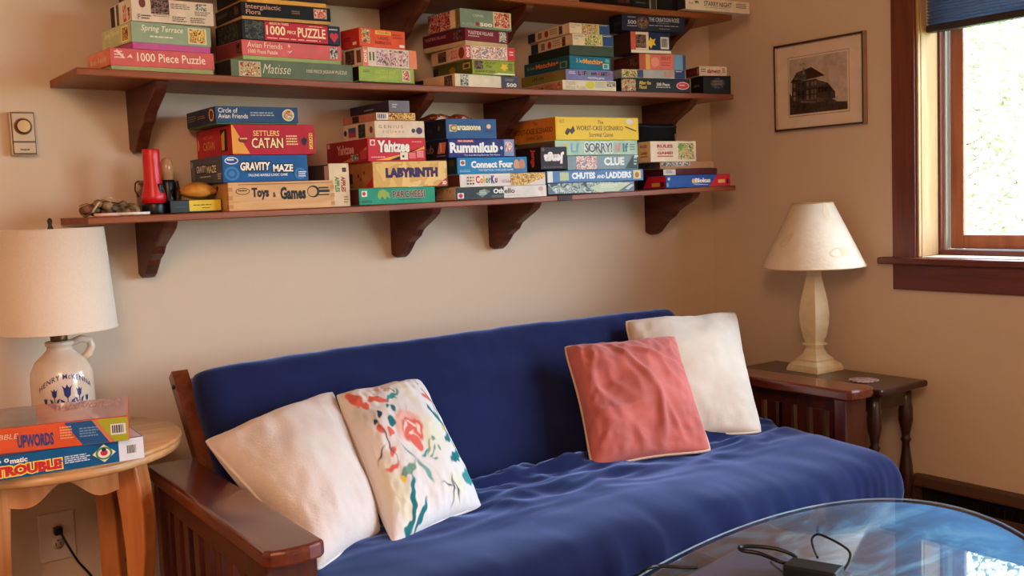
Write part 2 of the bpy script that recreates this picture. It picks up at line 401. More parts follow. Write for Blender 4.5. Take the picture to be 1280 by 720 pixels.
def put_text(fc, par, s, R, c, bold=0.0, ital=0.0, ol=None, rot=0, space=1.0, olw=.035, arc=0.0, rough=None):
    vs, fs = text_polys(s, bold, ital, space)
    if not vs: return
    x0 = min(v[0] for v in vs); x1 = max(v[0] for v in vs); y0 = min(v[1] for v in vs); y1 = max(v[1] for v in vs)
    u0, v0, u1, v1 = R
    def mapp(p, e):
        a = (p[0]-x0)/max(1e-6, x1-x0); b = (p[1]-y0)/max(1e-6, y1-y0)
        if rot == 90: a, b = 1-b, a
        elif rot == -90: a, b = b, 1-a
        elif rot == 180: a, b = 1-a, 1-b
        b2 = b
        return fc.pt(u0+(u1-u0)*a, v0+(v1-v0)*b2+arc*(1-(2*a-1)**2), e)
    if ol is not None:
        fc.lay += 1; e = .00035+.00012*fc.lay
        v2, f2 = text_polys(s, bold+olw, ital, space)
        MB().add([mapp(p, e) for p in v2], f2).obj('lettering_outline', flat(ol), par, local=True)
    fc.lay += 1; e = .00035+.00012*fc.lay
    MB().add([mapp(p, e) for p in vs], fs).obj('lettering', flat(c), par, local=True)
def put_lines(fc, par, R, n, c, rnd=None, fill=.5):
    rr = random.Random(int((R[0]*997+R[1]*331)*100))
    fc.lay += 1; e = .00035+.00012*fc.lay
    u0, v0, u1, v1 = R; mb = MB()
    for i in range(n):
        b0 = v1-(v1-v0)*(i+.0)/n; b1 = b0-(v1-v0)*fill/n; a = u0
        end = u1-(u1-u0)*rr.uniform(0, .25)
        while a < end:
            k = min(end, a+(u1-u0)*rr.uniform(.08, .2))
            mb.add([fc.pt(a, b1, e), fc.pt(k, b1, e), fc.pt(k, b0, e), fc.pt(a, b0, e)], [(0, 1, 2, 3)]); a = k+(u1-u0)*.03
    mb.obj('fine_print', flat(c), par, local=True)
def put_bars(fc, par, R, c=(30, 30, 30)):
    rr = random.Random(5); put_rect(fc, par, R, flat((226, 220, 210)), 'barcode_panel')
    fc.lay += 1; e = .00035+.00012*fc.lay; u0, v0, u1, v1 = R; mb = MB(); a = u0+(u1-u0)*.1
    while a < u1-(u1-u0)*.12:
        k = a+(u1-u0)*rr.choice((.03, .05, .08)); b0 = v0+(v1-v0)*.15; b1 = v1-(v1-v0)*.12
        mb.add([fc.pt(a, b0, e), fc.pt(k, b0, e), fc.pt(k, b1, e), fc.pt(a, b1, e)], [(0, 1, 2, 3)]); a = k+(u1-u0)*rr.choice((.03, .05))
    mb.obj('barcode', flat(c), par, local=True)

PICS = {
 'dark': pic('print_dark_scene', [(40, 28, 30), (90, 50, 44), (140, 110, 90), (60, 40, 60)], 110),
 'rose': pic('print_rose', [(60, 30, 34), (190, 70, 70), (226, 150, 130), (230, 210, 180)], 120),
 'multi': pic('print_multicolour', [(50, 60, 90), (200, 80, 70), (220, 190, 120), (90, 130, 90), (230, 220, 200)], 120),
 'bw': pic('print_grey_scene', [(50, 46, 46), (130, 120, 112), (220, 210, 196), (90, 84, 84)], 110),
 'pink': pic('print_pink_landscape', [(90, 100, 70), (214, 150, 160), (232, 208, 196), (150, 110, 130)], 70),
 'floral': pic('print_floral_sketch', [(236, 220, 206), (190, 120, 120), (240, 226, 214), (150, 130, 140)], 60),
 'green': pic('print_green_scene', [(60, 90, 50), (150, 160, 80), (230, 210, 150), (190, 70, 60)], 110),
 'gold': pic('print_gold_scene', [(90, 50, 26), (200, 140, 50), (236, 200, 110), (120, 60, 30)], 90),
 'night': pic('print_dark_birds', [(24, 26, 28), (44, 48, 46), (90, 90, 80), (30, 36, 40)], 80),
 'foil': pic('print_foil_glare', [(70, 84, 84), (150, 164, 158), (196, 206, 196), (104, 118, 116), (170, 180, 160)], 34),
 'wood': pic('print_wood', [(226, 182, 104), (214, 164, 84), (232, 192, 118)], 14),
}
def lidmat(c, gloss=.45): return mat('card_%d_%d_%d' % tuple(int(v) for v in c), c, gloss, .14, var=.06, vscale=25)

STACKZ = {}
def depth_for(c, yaw, xa, lim):
    lo, hi = 0.0, .7
    dv = Vector((-math.sin(yaw), math.cos(yaw), 0))
    for _ in range(40):
        m_ = (lo+hi)/2
        if proj(c+dv*m_)[0] > xa: lo = m_
        else: hi = m_
    return min(lo, lim)
def gbox(stack, label, xb, yt, xc, xa, col, lcol=None, yaw=0, Y=-.285, base=None, gap=.004, tab=None, depth=None, kind='puzzle box', name='puzzle_box', gloss=.45, wmax=None, prints=(), z0=None, tray=True, dx=0):
    """one box, placed by its near-left vertical edge (xb), top (yt), right end (xc), back-left edge (xa) on the depth plane Y"""
    yw = math.radians(yaw)
    c = P(xb, yt, 1, Y); ztop = c[2]; c.x += dx
    wd = None
    lo, hi = 0.01, .8
    dv = Vector((math.cos(yw), math.sin(yw), 0))
    for _ in range(40):
        m_ = (lo+hi)/2
        if proj(c+dv*m_)[0] < xc: lo = m_
        else: hi = m_
    wd = lo
    if stack in STACKZ: zb_ = STACKZ[stack]
    elif z0 is not None: zb_ = z0
    else: zb_ = interp(tab, c.x+wd*.5)
    zb_ += .0006
    h = ztop-zb_
    if h < .012: h = .012; ztop = zb_+h
    room = (-.006-c.y)/math.cos(yw)-(max(0, wd*math.sin(yw)))
    d = depth if depth is not None else (depth_for(c, yw, xa, .45) if xa is not None else .2)
    d = max(.05, min(d, room))
    STACKZ[stack] = ztop
    grp = {'u': 'puzzle and game boxes stacked on the middle shelf', 't': 'boxes on the topmost shelf', 'l': 'game and puzzle boxes stacked on the lowest shelf'}[stack[0]]
    r = root(name, (c.x, c.y, zb_), label, kind, grp, rz=yw)
    g = gap if base else (0 if not tray else .0)
    if base:
        MB().bev(.0025, wd-.0025, .0025, d-.0025, 0, g+.004, r=.001, seg=1).obj('tray', lidmat(base), r, local=True)
    lid = MB().bev(0, wd, 0, d, g, h, r=.0016, seg=2).obj('lid', lidmat(col, gloss), r, local=True)
    fF = Face((0, 0, g), (1, 0, 0), (0, 0, 1), wd, h-g); fL = Face((0, d, g), (0, -1, 0), (0, 0, 1), d, h-g); fT = Face((0, 0, h), (1, 0, 0), (0, 1, 0), wd, d)
    mg = .0022
    if lcol is not None: lcol = tuple(min(245, v*1.22+6) for v in lcol); put_rect(fL, r, (mg/d, mg/(h-g), 1-mg/d, 1-mg/(h-g)), lidmat(lcol, gloss), 'side_print')  # side colours hold part of the left faces' shade, brightened here
    for pr in prints:
        fc = {'F': fF, 'L': fL, 'T': fT}[pr[0]]; k = pr[1]
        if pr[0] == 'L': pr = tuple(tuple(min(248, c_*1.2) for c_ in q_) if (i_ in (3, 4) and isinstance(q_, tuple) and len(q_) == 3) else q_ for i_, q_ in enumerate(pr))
        if k == 't': put_text(fc, r, pr[2], pr[3], pr[4], **(pr[5] if len(pr) > 5 else {}))
        elif k == 'r': put_rect(fc, r, pr[2], PICS[pr[3]] if isinstance(pr[3], str) else flat(pr[3]), 'picture' if isinstance(pr[3], str) else 'printed_panel')
        elif k == 'p': put_poly(fc, r, pr[2], PICS[pr[3]] if isinstance(pr[3], str) else flat(pr[3]))
        elif k == 'd': put_disc(fc, r, *pr[2], PICS[pr[3]] if isinstance(pr[3], str) else flat(pr[3]))
        elif k == 'l': put_lines(fc, r, pr[2], pr[3], pr[4])
        elif k == 'b': put_bars(fc, r, pr[2])
    return r
WH = (236, 226, 210); BK = (28, 24, 26); CR = (232, 216, 186); YL = (240, 206, 90); RD = (190, 36, 40)
B = dict

def up(stack, label, xb, yt, xc, xa, col, **k): return gbox(stack, label, xb, yt, xc, xa, col, tab=ZT_UP, **k)
# --- leftmost stack
up('u1', 'salmon pink puzzle box with white lettering, bottom of the leftmost puzzle stack', 136.5, 59.3, 267, 109, (214, 98, 96), lcol=(216, 116, 92), yaw=3.3, base=(160, 168, 112), gap=.013, prints=[
  ('F', 't', '1000 Piece Puzzle', (.25, .30, .91, .80), (246, 226, 206), B(bold=.01)), ('F', 'l', (.04, .35, .13, .85), 3, (240, 200, 190)), ('F', 'p', [(.05, .85), (.07, .92), (.14, .45), (.12, .42)], (242, 205, 195)), ('F', 'p', [(.15, .45), (.19, .7), (.21, .45), (.18, .52)], (242, 205, 195)),
  ('L', 't', 'Avian Friends', (.12, .3, .85, .62), (240, 196, 160), B(bold=.0))])
up('u1', 'sage green puzzle box with a magenta tray, second in the leftmost puzzle stack', 163, 25.8, 262.8, 126.7, (152, 168, 138), lcol=(168, 172, 122), yaw=6, base=(196, 88, 150), gap=.017, prints=[
  ('F', 't', 'Spring Terrace', (.12, .50, .64, .86), (240, 230, 206), B(ital=.25, bold=.008)), ('F', 'l', (.22, .22, .52, .36), 1, (226, 220, 196)), ('F', 'r', (.70, .10, .94, .88), (222, 206, 170)), ('F', 'r', (.72, .16, .92, .82), 'gold'),
  ('L', 'r', (.68, .12, .92, .86), (222, 206, 150)), ('L', 'r', (.71, .18, .9, .8), 'gold'), ('L', 't', 'Spring Terrace', (.1, .5, .6, .8), (236, 226, 190), B(ital=.25))])
up('u1', 'cream white puzzle box with small pictures, third up in the leftmost puzzle stack', 163, -4.3, 266, 137.3, (226, 204, 184), lcol=(230, 208, 172), yaw=2, prints=[
  ('F', 'r', (.23, .36, .45, 1.0), 'dark'), ('F', 'd', (.13, .78, .04, .2), (120, 50, 44)), ('F', 't', 'F', (.07, .08, .1, .3), (80, 60, 60)), ('F', 'l', (.11, .06, .23, .28), 2, (90, 70, 66)), ('F', 'l', (.47, .6, .72, .85), 3, (130, 110, 100)), ('F', 'r', (.77, .62, .91, .92), 'bw'), ('F', 'l', (.76, .38, .96, .58), 3, (110, 90, 84)), ('F', 'l', (.48, .05, .66, .3), 3, (110, 90, 84)), ('F', 'l', (.7, .05, .9, .3), 3, (110, 90, 84)), ('F', 'l', (.25, .22, .45, .34), 2, (150, 130, 118)),
  ('L', 'r', (.02, .05, .22, .95), (48, 26, 30)), ('L', 'r', (.3, .05, .42, .95), 'dark'), ('L', 't', 'ES', (.62, .08, .78, .8), (190, 60, 50), B(rot=90, bold=.03)), ('L', 'r', (.84, .1, .95, .6), 'rose')])
# --- second stack
up('u2', 'wide grey green puzzle box with cursive white lettering, bottom of the second puzzle stack', 288, 73.1, 440.6, 268, (104, 116, 92), lcol=(40, 40, 34), yaw=2.3, prints=[
  ('F', 'r', (.06, .10, .23, .90), (190, 176, 150)), ('F', 'r', (.07, .14, .22, .86), 'multi'), ('F', 't', 'Matisse', (.245, .30, .47, .80), (232, 224, 200), B(ital=.35, bold=-.008)), ('F', 't', '1000 PIECE JIGSAW PUZZLE', (.60, .38, .945, .62), (222, 214, 190), B(bold=.005))])
up('u2', 'rose pink puzzle box with a pale green tray, on the wide grey green box', 301.9, 48.8, 426.6, 268.8, (222, 104, 106), lcol=(120, 50, 48), yaw=5, base=(158, 178, 112), gap=.011, prints=[
  ('F', 't', 'Avian Friends', (.05, .52, .39, .88), (248, 220, 200), B(bold=.0)), ('F', 't', '1000 Piece Puzzle', (.055, .16, .34, .42), (246, 214, 196), B(bold=.01)), ('F', 'p', [(.44, .75), (.455, .9), (.47, .72), (.455, .66)], (246, 200, 190)), ('F', 'p', [(.43, .45), (.46, .3), (.49, .5), (.46, .42)], (246, 200, 190)), ('F', 'r', (.875, .12, .955, .90), 'bw'), ('L', 'r', (.8, .15, .95, .85), 'dark')])
up('u2', 'crimson and black puzzle box with cream lettering, on the rose pink box', 301.6, 23.4, 424.7, 268.8, (38, 32, 34), lcol=(30, 26, 26), yaw=3, prints=[
  ('F', 'r', (.03, .04, .21, .96), 'night'), ('F', 'r', (.22, .03, .865, .97), (196, 34, 56)), ('F', 't', '1000', (.235, .30, .425, .78), (246, 226, 184), B(bold=.025)), ('F', 't', 'PIECE', (.445, .42, .53, .58), (246, 226, 184), B(bold=.015)), ('F', 't', 'PUZZLE', (.55, .28, .84, .78), (246, 226, 184), B(bold=.025)), ('F', 't', 'BIRDS IN TREES', (.27, .83, .46, .95), (240, 210, 180), B(bold=.02)), ('F', 'l', (.24, .08, .84, .17), 1, (240, 200, 180)), ('F', 'l', (.67, .83, .83, .9), 1, (240, 200, 180)),
  ('F', 'r', (.868, .03, .99, .97), (28, 36, 66)), ('F', 'p', [(.93, .12), (.885, .42), (.89, .58), (.91, .64), (.93, .56), (.95, .64), (.97, .58), (.975, .42)], (206, 44, 56)), ('F', 'l', (.88, .72, .98, .84), 1, (200, 206, 220)), ('L', 'r', (.1, .05, .85, .9), 'night')])
up('u2', 'black puzzle box with tan lettering and a tan tray, fourth in the second puzzle stack', 300.8, 1.5, 412.8, 268.8, (26, 24, 27), yaw=0, base=(206, 156, 92), gap=.009, prints=[
  ('F', 't', 'Intergalactic\nFlora', (.05, .14, .43, .88), (206, 156, 128), B(bold=.008)), ('F', 'l', (.55, .3, .67, .6), 2, (150, 120, 90)), ('F', 'r', (.80, .14, .955, .88), (160, 140, 120)), ('F', 'r', (.81, .18, .945, .84), 'rose'), ('L', 'r', (.74, .2, .9, .8), 'dark'), ('L', 'l', (.1, .35, .5, .6), 2, (110, 90, 70))])
up('u2', 'dark puzzle box with a yellow tan tray, cut by the top of the photo', 306, -24, 408, 270, (40, 34, 34), yaw=0, base=(228, 170, 78), gap=.012)
# --- third stack
up('u3', 'lime green puzzle box, bottom of the short stack under the orange box', 448.4, 82, 517.3, 441, (158, 180, 84), lcol=(22, 22, 22), yaw=6, base=(36, 32, 30), gap=.006, depth=.2, prints=[
  ('F', 't', 'SUCCULENT', (.28, .56, .66, .80), (206, 196, 96), B(ital=.2)), ('F', 't', 'GARDEN', (.36, .24, .6, .46), (206, 196, 96), B(ital=.2)), ('F', 'l', (.07, .55, .2, .75), 2, (96, 110, 50)), ('F', 'r', (.77, .12, .92, .88), (214, 204, 170)), ('F', 'r', (.785, .18, .905, .82), 'rose')])
up('u3', 'white and salmon puzzle box with a pink landscape, middle of the short stack', 452.8, 57.8, 520.3, 426, (232, 210, 196), lcol=(214, 176, 150), yaw=8, prints=[
  ('F', 'r', (.0, .02, .09, .98), (232, 120, 86)), ('F', 't', '300', (.015, .18, .075, .88), (246, 226, 206), B(rot=-90, bold=.03)), ('F', 'r', (.115, .3, .145, .75), (80, 110, 50)), ('F', 'r', (.175, .3, .205, .75), (80, 110, 50)), ('F', 'r', (.24, .08, .83, .92), 'pink'), ('F', 'r', (.85, .02, .995, .98), (236, 136, 96)),
  ('L', 'r', (.2, .15, .62, .9), 'dark'), ('L', 'r', (.72, .2, .92, .85), (110, 66, 50))])
up('u3', 'orange red puzzle box with a yellow label, top of the short stack', 448.4, 33.8, 506, 425, (230, 88, 52), lcol=(170, 44, 36), yaw=9, prints=[
  ('F', 'r', (.05, .20, .22, .95), 'multi'), ('F', 'r', (.34, .72, .68, .92), (240, 190, 80)), ('F', 't', 'YOUNG MIND', (.37, .76, .66, .88), (170, 50, 40), B(bold=.01)), ('F', 't', 'LADIES', (.40, .44, .62, .60), (90, 34, 34)), ('F', 't', 'BASKING RUG', (.33, .20, .68, .36), (90, 34, 34)), ('F', 'l', (.72, .5, .95, .8), 2, (170, 50, 36)), ('F', 'r', (.86, .10, .97, .25), (236, 214, 206)),
  ('L', 'l', (.2, .3, .6, .55), 2, (110, 26, 26)), ('L', 'r', (.65, .12, .85, .28), (226, 190, 176))])
# --- fourth stack
up('u4', 'cream puzzle box with a slate 500 corner, under the olive lime box', 568.4, 91.5, 648, 518.8, (230, 212, 186), lcol=(196, 158, 122), yaw=5, prints=[
  ('F', 'r', (.08, .08, .20, .92), 'bw'), ('F', 'r', (.715, .02, .998, .98), (66, 62, 74)), ('F', 't', '500', (.80, .16, .96, .48), (236, 226, 210), B(bold=.03)), ('F', 'l', (.78, .6, .94, .8), 2, (150, 130, 150)),
  ('L', 'r', (.0, .06, .22, .9), (26, 22, 24)), ('L', 'r', (.74, .08, .94, .9), 'dark')])
up('u4', 'olive lime puzzle box with a yellow puzzle piece mark', 590, 74, 643, 541.8, (152, 164, 52), lcol=(72, 70, 34), yaw=1, gap=.004, prints=[
  ('F', 'r', (.04, .36, .25, .93), 'dark'), ('F', 't', 'Bird of\n Play', (.29, .42, .56, .93), (40, 44, 24), B(ital=.4)), ('F', 't', 'JIGSAW PUZZLE', (.06, .10, .52, .28), (40, 44, 24), B(bold=.015)), ('F', 'p', [(.64, .5), (.69, .6), (.70, .82), (.76, .72), (.82, .8), (.80, .6), (.86, .5), (.78, .44), (.76, .26), (.71, .4)], (238, 196, 50)), ('F', 'l', (.84, .3, .96, .8), 4, (60, 60, 30)), ('F', 'p', [(.45, .02), (1, .02), (1, .1), (.6, .14)], (236, 236, 196)),
  ('L', 'r', (.77, .42, .95, .85), (176, 144, 70)), ('L', 'r', (.8, .5, .92, .76), (70, 60, 34)), ('L', 'd', (.5, .5, .08, .24), (140, 104, 36)), ('L', 'r', (.0, .1, .13, .85), (36, 26, 30))])
up('u4', 'white puzzle box with red ends and a flower sketch, middle of its stack', 581, 56.3, 643.4, 538.4, (234, 214, 200), lcol=(192, 148, 122), yaw=-1, prints=[
  ('F', 'r', (.0, .02, .105, .98), (200, 40, 52)), ('F', 't', '500', (.02, .12, .085, .9), (246, 226, 216), B(rot=-90, bold=.03)), ('F', 'r', (.12, .06, .82, .94), 'floral'), ('F', 'r', (.84, .02, .998, .98), (206, 44, 54)), ('F', 'l', (.88, .3, .97, .7), 2, (240, 200, 190)),
  ('L', 'r', (.22, .12, .46, .9), 'dark'), ('L', 't', '225', (.60, .2, .78, .8), (176, 60, 50), B(bold=.0)), ('L', 'd', (.9, .5, .085, .42), (130, 46, 44))])
up('u4', 'maroon puzzle box with white lettering and a cream tray', 581, 34.3, 635, 528, (122, 34, 52), lcol=(84, 24, 36), yaw=7, base=(208, 176, 136), gap=.0155, prints=[
  ('F', 't', 'YULETIDE VILLAGE', (.06, .52, .64, .80), (236, 206, 200), B(bold=.012)), ('F', 'l', (.06, .28, .36, .42), 1, (220, 180, 176)), ('F', 'r', (.78, .08, .95, .93), 'bw'), ('L', 't', 'YULETIDE VILLAGE', (.06, .5, .56, .74), (180, 130, 130), B(bold=.01)), ('L', 'r', (.74, .1, .93, .9), 'dark')])
up('u4', 'grey teal puzzle box with a bunch of roses, top of its stack', 574.6, 9.8, 638.8, 534.7, (126, 142, 126), lcol=(206, 170, 130), yaw=4, prints=[
  ('F', 'r', (.635, .12, .985, .98), (224, 200, 160)), ('F', 'r', (.66, .16, .96, .95), 'rose'), ('F', 't', '500', (.37, .13, .61, .33), (236, 226, 214), B(bold=.04)), ('F', 't', 'PUZZLE', (.04, .14, .28, .26), (180, 186, 166)), ('F', 'd', (.32, .24, .035, .11), (150, 50, 50)), ('F', 't', 'CASPARI', (.24, .62, .44, .74), (206, 206, 186)),
  ('L', 'r', (.0, .02, .70, .98), 'rose'), ('L', 'r', (.86, .02, .99, .98), (112, 96, 56)), ('L', 't', 'PUZZLE', (.9, .2, .96, .85), (60, 50, 30), B(rot=90))])
# --- fifth stack
up('u5', 'cream puzzle box with faded lettering and a yellow spot, under the lavender box', 703, 99.6, 770, 648.3, (226, 214, 186), lcol=(172, 116, 76), yaw=-5, Y=-.275, prints=[
  ('F', 't', 'Puzzle\nWhite Puzzle', (.06, .12, .42, .92), (186, 160, 140)), ('F', 'd', (.51, .55, .085, .36), (214, 204, 60)), ('F', 'l', (.6, .25, .8, .85), 4, (176, 166, 150)), ('F', 'r', (.82, .4, .98, .92), 'bw'), ('L', 'r', (.4, .15, .55, .6), (50, 34, 34)), ('L', 'r', (.85, .2, .96, .8), 'rose'), ('L', 'l', (.6, .2, .8, .7), 3, (120, 66, 50))])
up('u5', 'lavender blue card game box with coloured letters, second from the bottom beneath the teal box', 706.9, 86, 766.4, 648, (128, 126, 180), lcol=(112, 98, 40), yaw=-2, Y=-.275, kind='game box', name='game_box', prints=[
  ('F', 't', 'L', (.26, .46, .31, .86), (40, 34, 50), B(bold=.04)), ('F', 't', 'I', (.335, .46, .355, .86), (190, 60, 60), B(bold=.04)), ('F', 't', 'F', (.37, .46, .42, .86), (40, 34, 50), B(bold=.04)), ('F', 't', 'E', (.43, .50, .48, .82), (80, 140, 80), B(bold=.04)), ('F', 't', 'on', (.52, .48, .64, .78), (40, 34, 50), B(bold=.04)), ('F', 't', 'e', (.66, .50, .71, .78), (200, 70, 60), B(bold=.04)), ('F', 't', 'ART', (.725, .46, .87, .84), (40, 34, 50), B(bold=.04)), ('F', 't', 'H', (.885, .46, .93, .84), (190, 60, 60), B(bold=.04)), ('F', 't', 'matching game', (.45, .12, .8, .36), (230, 226, 236), B(bold=.02)), ('F', 'l', (.06, .5, .22, .8), 2, (220, 216, 230)),
  ('L', 't', 'LIFE ON', (.25, .4, .52, .7), (40, 36, 24), B(bold=.02)), ('L', 't', 'EARTH', (.56, .45, .78, .72), (150, 60, 40), B(bold=.02))])
up('u5', 'teal matching game box with orange lettering, middle of the stack right of the olive box', 711.6, 69, 763, 647.6, (28, 112, 142), lcol=(30, 62, 66), yaw=-1, Y=-.275, kind='game box', name='game_box', prints=[
  ('F', 't', 'Matching', (.33, .32, .80, .80), (242, 170, 70), B(bold=.03, ol=(110, 50, 30))), ('F', 't', 'Dr. Seuss', (.16, .5, .32, .8), (226, 230, 230), B(ital=.2)), ('F', 'r', (.80, .1, .95, .5), (190, 206, 196)), ('F', 'r', (.825, .16, .92, .44), (70, 140, 150)), ('F', 'r', (.86, .6, .96, .85), (100, 180, 170)),
  ('L', 't', 'Matching', (.27, .34, .77, .82), (206, 110, 70), B(bold=.03, ol=(50, 26, 24))), ('L', 't', 'Dr. Seuss', (.08, .5, .24, .72), (150, 160, 160)), ('L', 'r', (.80, .15, .95, .65), (110, 130, 120)), ('L', 'r', (.83, .22, .92, .56), (36, 70, 72))])
up('u5', 'plain dark grey green box between the teal game and the white puzzles', 711.6, 56.2, 767, 648.8, (66, 78, 66), lcol=(22, 28, 24), yaw=-5, Y=-.275, prints=[('F', 'r', (.49, .86, .54, .94), (30, 34, 30))])
for (lab, xb, yt, xc, xa, pc) in (('white blue ended puzzle box, lower of the two alike at a stack top', 715.5, 41.7, 766, 652.3, 'green'), ('white blue ended puzzle box, upper of the two alike at a stack top', 711.6, 28.1, 761.7, 647.6, 'multi')):
    up('u5', lab, xb, yt, xc, xa, (232, 208, 178), lcol=(206, 166, 130), yaw=-5, Y=-.275, prints=[
      ('F', 'r', (.30, .04, .70, .96), pc), ('F', 'r', (.735, .02, .995, .98), (36, 66, 128)), ('F', 'l', (.75, .8, .95, .92), 1, (200, 206, 220)), ('F', 't', 'Ravensburger\nPuzzle', (.03, .5, .26, .92), (90, 110, 150)), ('F', 'r', (.68, .04, .72, .96), (190, 190, 90)),
      ('L', 'r', (.0, .05, .18, .92), (30, 42, 60)), ('L', 'r', (.25, .2, .34, .8), (130, 96, 80)), ('L', 'd', (.46, .5, .05, .32), (160, 40, 40)), ('L', 'l', (.54, .2, .74, .8), 3, (150, 116, 96)), ('L', 'r', (.76, .1, .84, .9), 'dark')])
# --- sixth stack
up('u6', 'long black puzzle box with yellow lettering and a red oval', 776.5, 97.3, 862.7, 770, (30, 27, 28), yaw=-8, Y=-.265, depth=.2, prints=[
  ('F', 'r', (.0, .08, .20, .92), 'multi'), ('F', 't', 'After the\nFlood', (.25, .24, .42, .82), (236, 196, 70), B(bold=.02)), ('F', 't', '500 Piece', (.50, .46, .69, .70), (232, 226, 216), B(bold=.02)), ('F', 'l', (.49, .26, .71, .4), 1, (190, 184, 176)), ('F', 'd', (.885, .5, .095, .28), (236, 206, 200)), ('F', 'd', (.885, .5, .085, .23), (196, 44, 44)), ('F', 'l', (.83, .44, .94, .58), 1, (246, 220, 210))])
up('u6', 'thin grey puzzle box with a blue end, below the orange pink box', 777.2, 86.2, 856, 770, (176, 172, 168), yaw=-8, Y=-.265, depth=.2, prints=[
  ('F', 'r', (.0, .06, .24, .94), 'green'), ('F', 'r', (.24, .06, .33, .94), (60, 64, 110)), ('F', 't', '500', (.66, .2, .8, .8), (226, 120, 90), B(bold=.02)), ('F', 'r', (.83, .02, .998, .98), (34, 50, 104)), ('F', 'l', (.85, .7, .97, .9), 1, (200, 206, 220))])
up('u6', 'orange and pink striped puzzle box with a sky blue end, middle of its stack', 799, 66.8, 856.9, 767, (226, 120, 104), lcol=(84, 34, 28), yaw=-9, Y=-.265, prints=[
  ('F', 'r', (.0, .02, .13, .98), (190, 90, 54)), ('F', 'r', (.13, .02, .22, .98), (236, 176, 80)), ('F', 'd', (.33, .5, .09, .3), (236, 150, 126)), ('F', 't', '500-PT', (.46, .62, .68, .86), (186, 60, 50), B(bold=.02)), ('F', 'l', (.46, .2, .7, .5), 2, (196, 80, 66)), ('F', 'r', (.74, .02, .93, .98), (110, 160, 200)), ('F', 'r', (.93, .02, .995, .98), (60, 78, 110)), ('L', 'r', (.55, .3, .9, .8), 'dark')])
up('u6', 'tall puzzle box with a red and navy end, a yellow puzzle piece and a barcode', 788, 38.7, 837.9, 766, (30, 42, 84), lcol=(54, 26, 24), yaw=-8, Y=-.265, prints=[
  ('F', 'r', (.0, .16, .12, .98), (206, 84, 64)), ('F', 'r', (.12, .16, .44, .98), (230, 206, 186)), ('F', 'r', (.12, .24, .38, .86), 'dark'), ('F', 'p', [(.38, .3), (.44, .42), (.38, .56), (.46, .60), (.48, .76), (.54, .64), (.62, .7), (.58, .52), (.62, .38), (.54, .4), (.5, .22), (.46, .34)], (240, 196, 50)), ('F', 'b', (.74, .22, .95, .78)), ('F', 'r', (.0, .01, 1.0, .15), (232, 222, 206))])
up('u6', 'navy puzzle box with white lettering and a round window print, top of its stack', 777, 17.6, 856, 761, (38, 40, 66), lcol=(22, 20, 28), yaw=-9, Y=-.265, prints=[
  ('F', 't', '500', (.09, .42, .22, .66), (206, 200, 206), B(bold=.01)), ('F', 'l', (.09, .76, .22, .88), 1, (150, 146, 160)), ('F', 'l', (.08, .2, .23, .34), 1, (150, 146, 160)), ('F', 'd', (.32, .5, .10, .40), (90, 60, 66)), ('F', 'd', (.32, .5, .08, .32), 'dark'), ('F', 't', 'THE CREATION ROSE', (.42, .62, .90, .88), (206, 196, 206), B(bold=.005)), ('F', 'l', (.42, .30, .92, .40), 1, (160, 156, 172)), ('F', 'l', (.58, .1, .78, .2), 1, (140, 136, 152)), ('F', 'l', (.55, .48, .8, .54), 1, (140, 136, 152)), ('L', 't', 'ROSE', (.4, .4, .9, .6), (60, 70, 72))])
# --- seventh stack
up('u7', 'small black puzzle box with faint grey lettering, bottom right end of the middle shelf', 878.7, 94.7, 913.4, 863, (26, 24, 25), yaw=-14, Y=-.272, depth=.09, prints=[('F', 'd', (.52, .58, .26, .3), 'night'), ('F', 'l', (.36, .4, .7, .75), 2, (120, 100, 100)), ('L', 'l', (.3, .35, .8, .55), 1, (110, 100, 96))])
up('u7', 'small white game box with dark red lettering on top of the small black box', 874, 82.7, 908.5, 857, (230, 210, 184), lcol=(70, 36, 28), yaw=-12, Y=-.262, kind='game box', name='game_box', prints=[
  ('F', 't', 'slamwich', (.28, .28, .76, .74), (150, 40, 44), B(bold=.03, ital=.15)), ('F', 'l', (.06, .3, .22, .75), 2, (90, 70, 60)), ('F', 'l', (.82, .25, .95, .8), 3, (90, 70, 60)), ('L', 't', 'slamwich', (.35, .3, .75, .7), (150, 44, 44), B(bold=.02)), ('L', 'r', (.82, .2, .95, .8), (150, 110, 90))])

# --- topmost shelf (only the lower edges are in the photo)
def tp(stack, label, xb, yt, xc, xa, col, **k): return gbox(stack, label, xb, yt, xc, xa, col, tab=ZT_TOP, **k)
tp('t1', 'white puzzle box with bold dark lettering overhanging the right end of the topmost shelf', 857, -4, 936.7, 832, (232, 214, 196), lcol=(40, 36, 36), yaw=-4, Y=-.32, depth=.22, prints=[
  ('F', 't', 'STARRY NIGHT', (.275, .38, .71, .80), (44, 40, 44), B(bold=.012)), ('F', 'l', (.3, .22, .68, .3), 1, (150, 134, 124)), ('F', 'l', (.78, .35, .95, .8), 3, (120, 106, 100)), ('F', 't', 'from', (.04, .45, .11, .65), (90, 80, 76), B(ital=.3)), ('F', 'p', [(.13, .7), (.15, .5), (.17, .62), (.2, .45), (.19, .7), (.16, .75)], (90, 80, 80))])
tp('t2', 'black puzzle box with a dim red title on the topmost shelf', 768, -16, 789, 760, (24, 18, 22), yaw=0, Y=-.28, depth=.2, prints=[('F', 't', 'LABYRINTHS'[:0] or 'VENETIAN', (.15, .2, .85, .4), (110, 40, 44))])
tp('t3', 'black puzzle box with green small print on the topmost shelf, beside a pale card', 790, -16, 811, 783, (22, 22, 22), yaw=0, Y=-.28, depth=.2, prints=[('F', 'l', (.2, .2, .8, .32), 1, (90, 104, 80))])
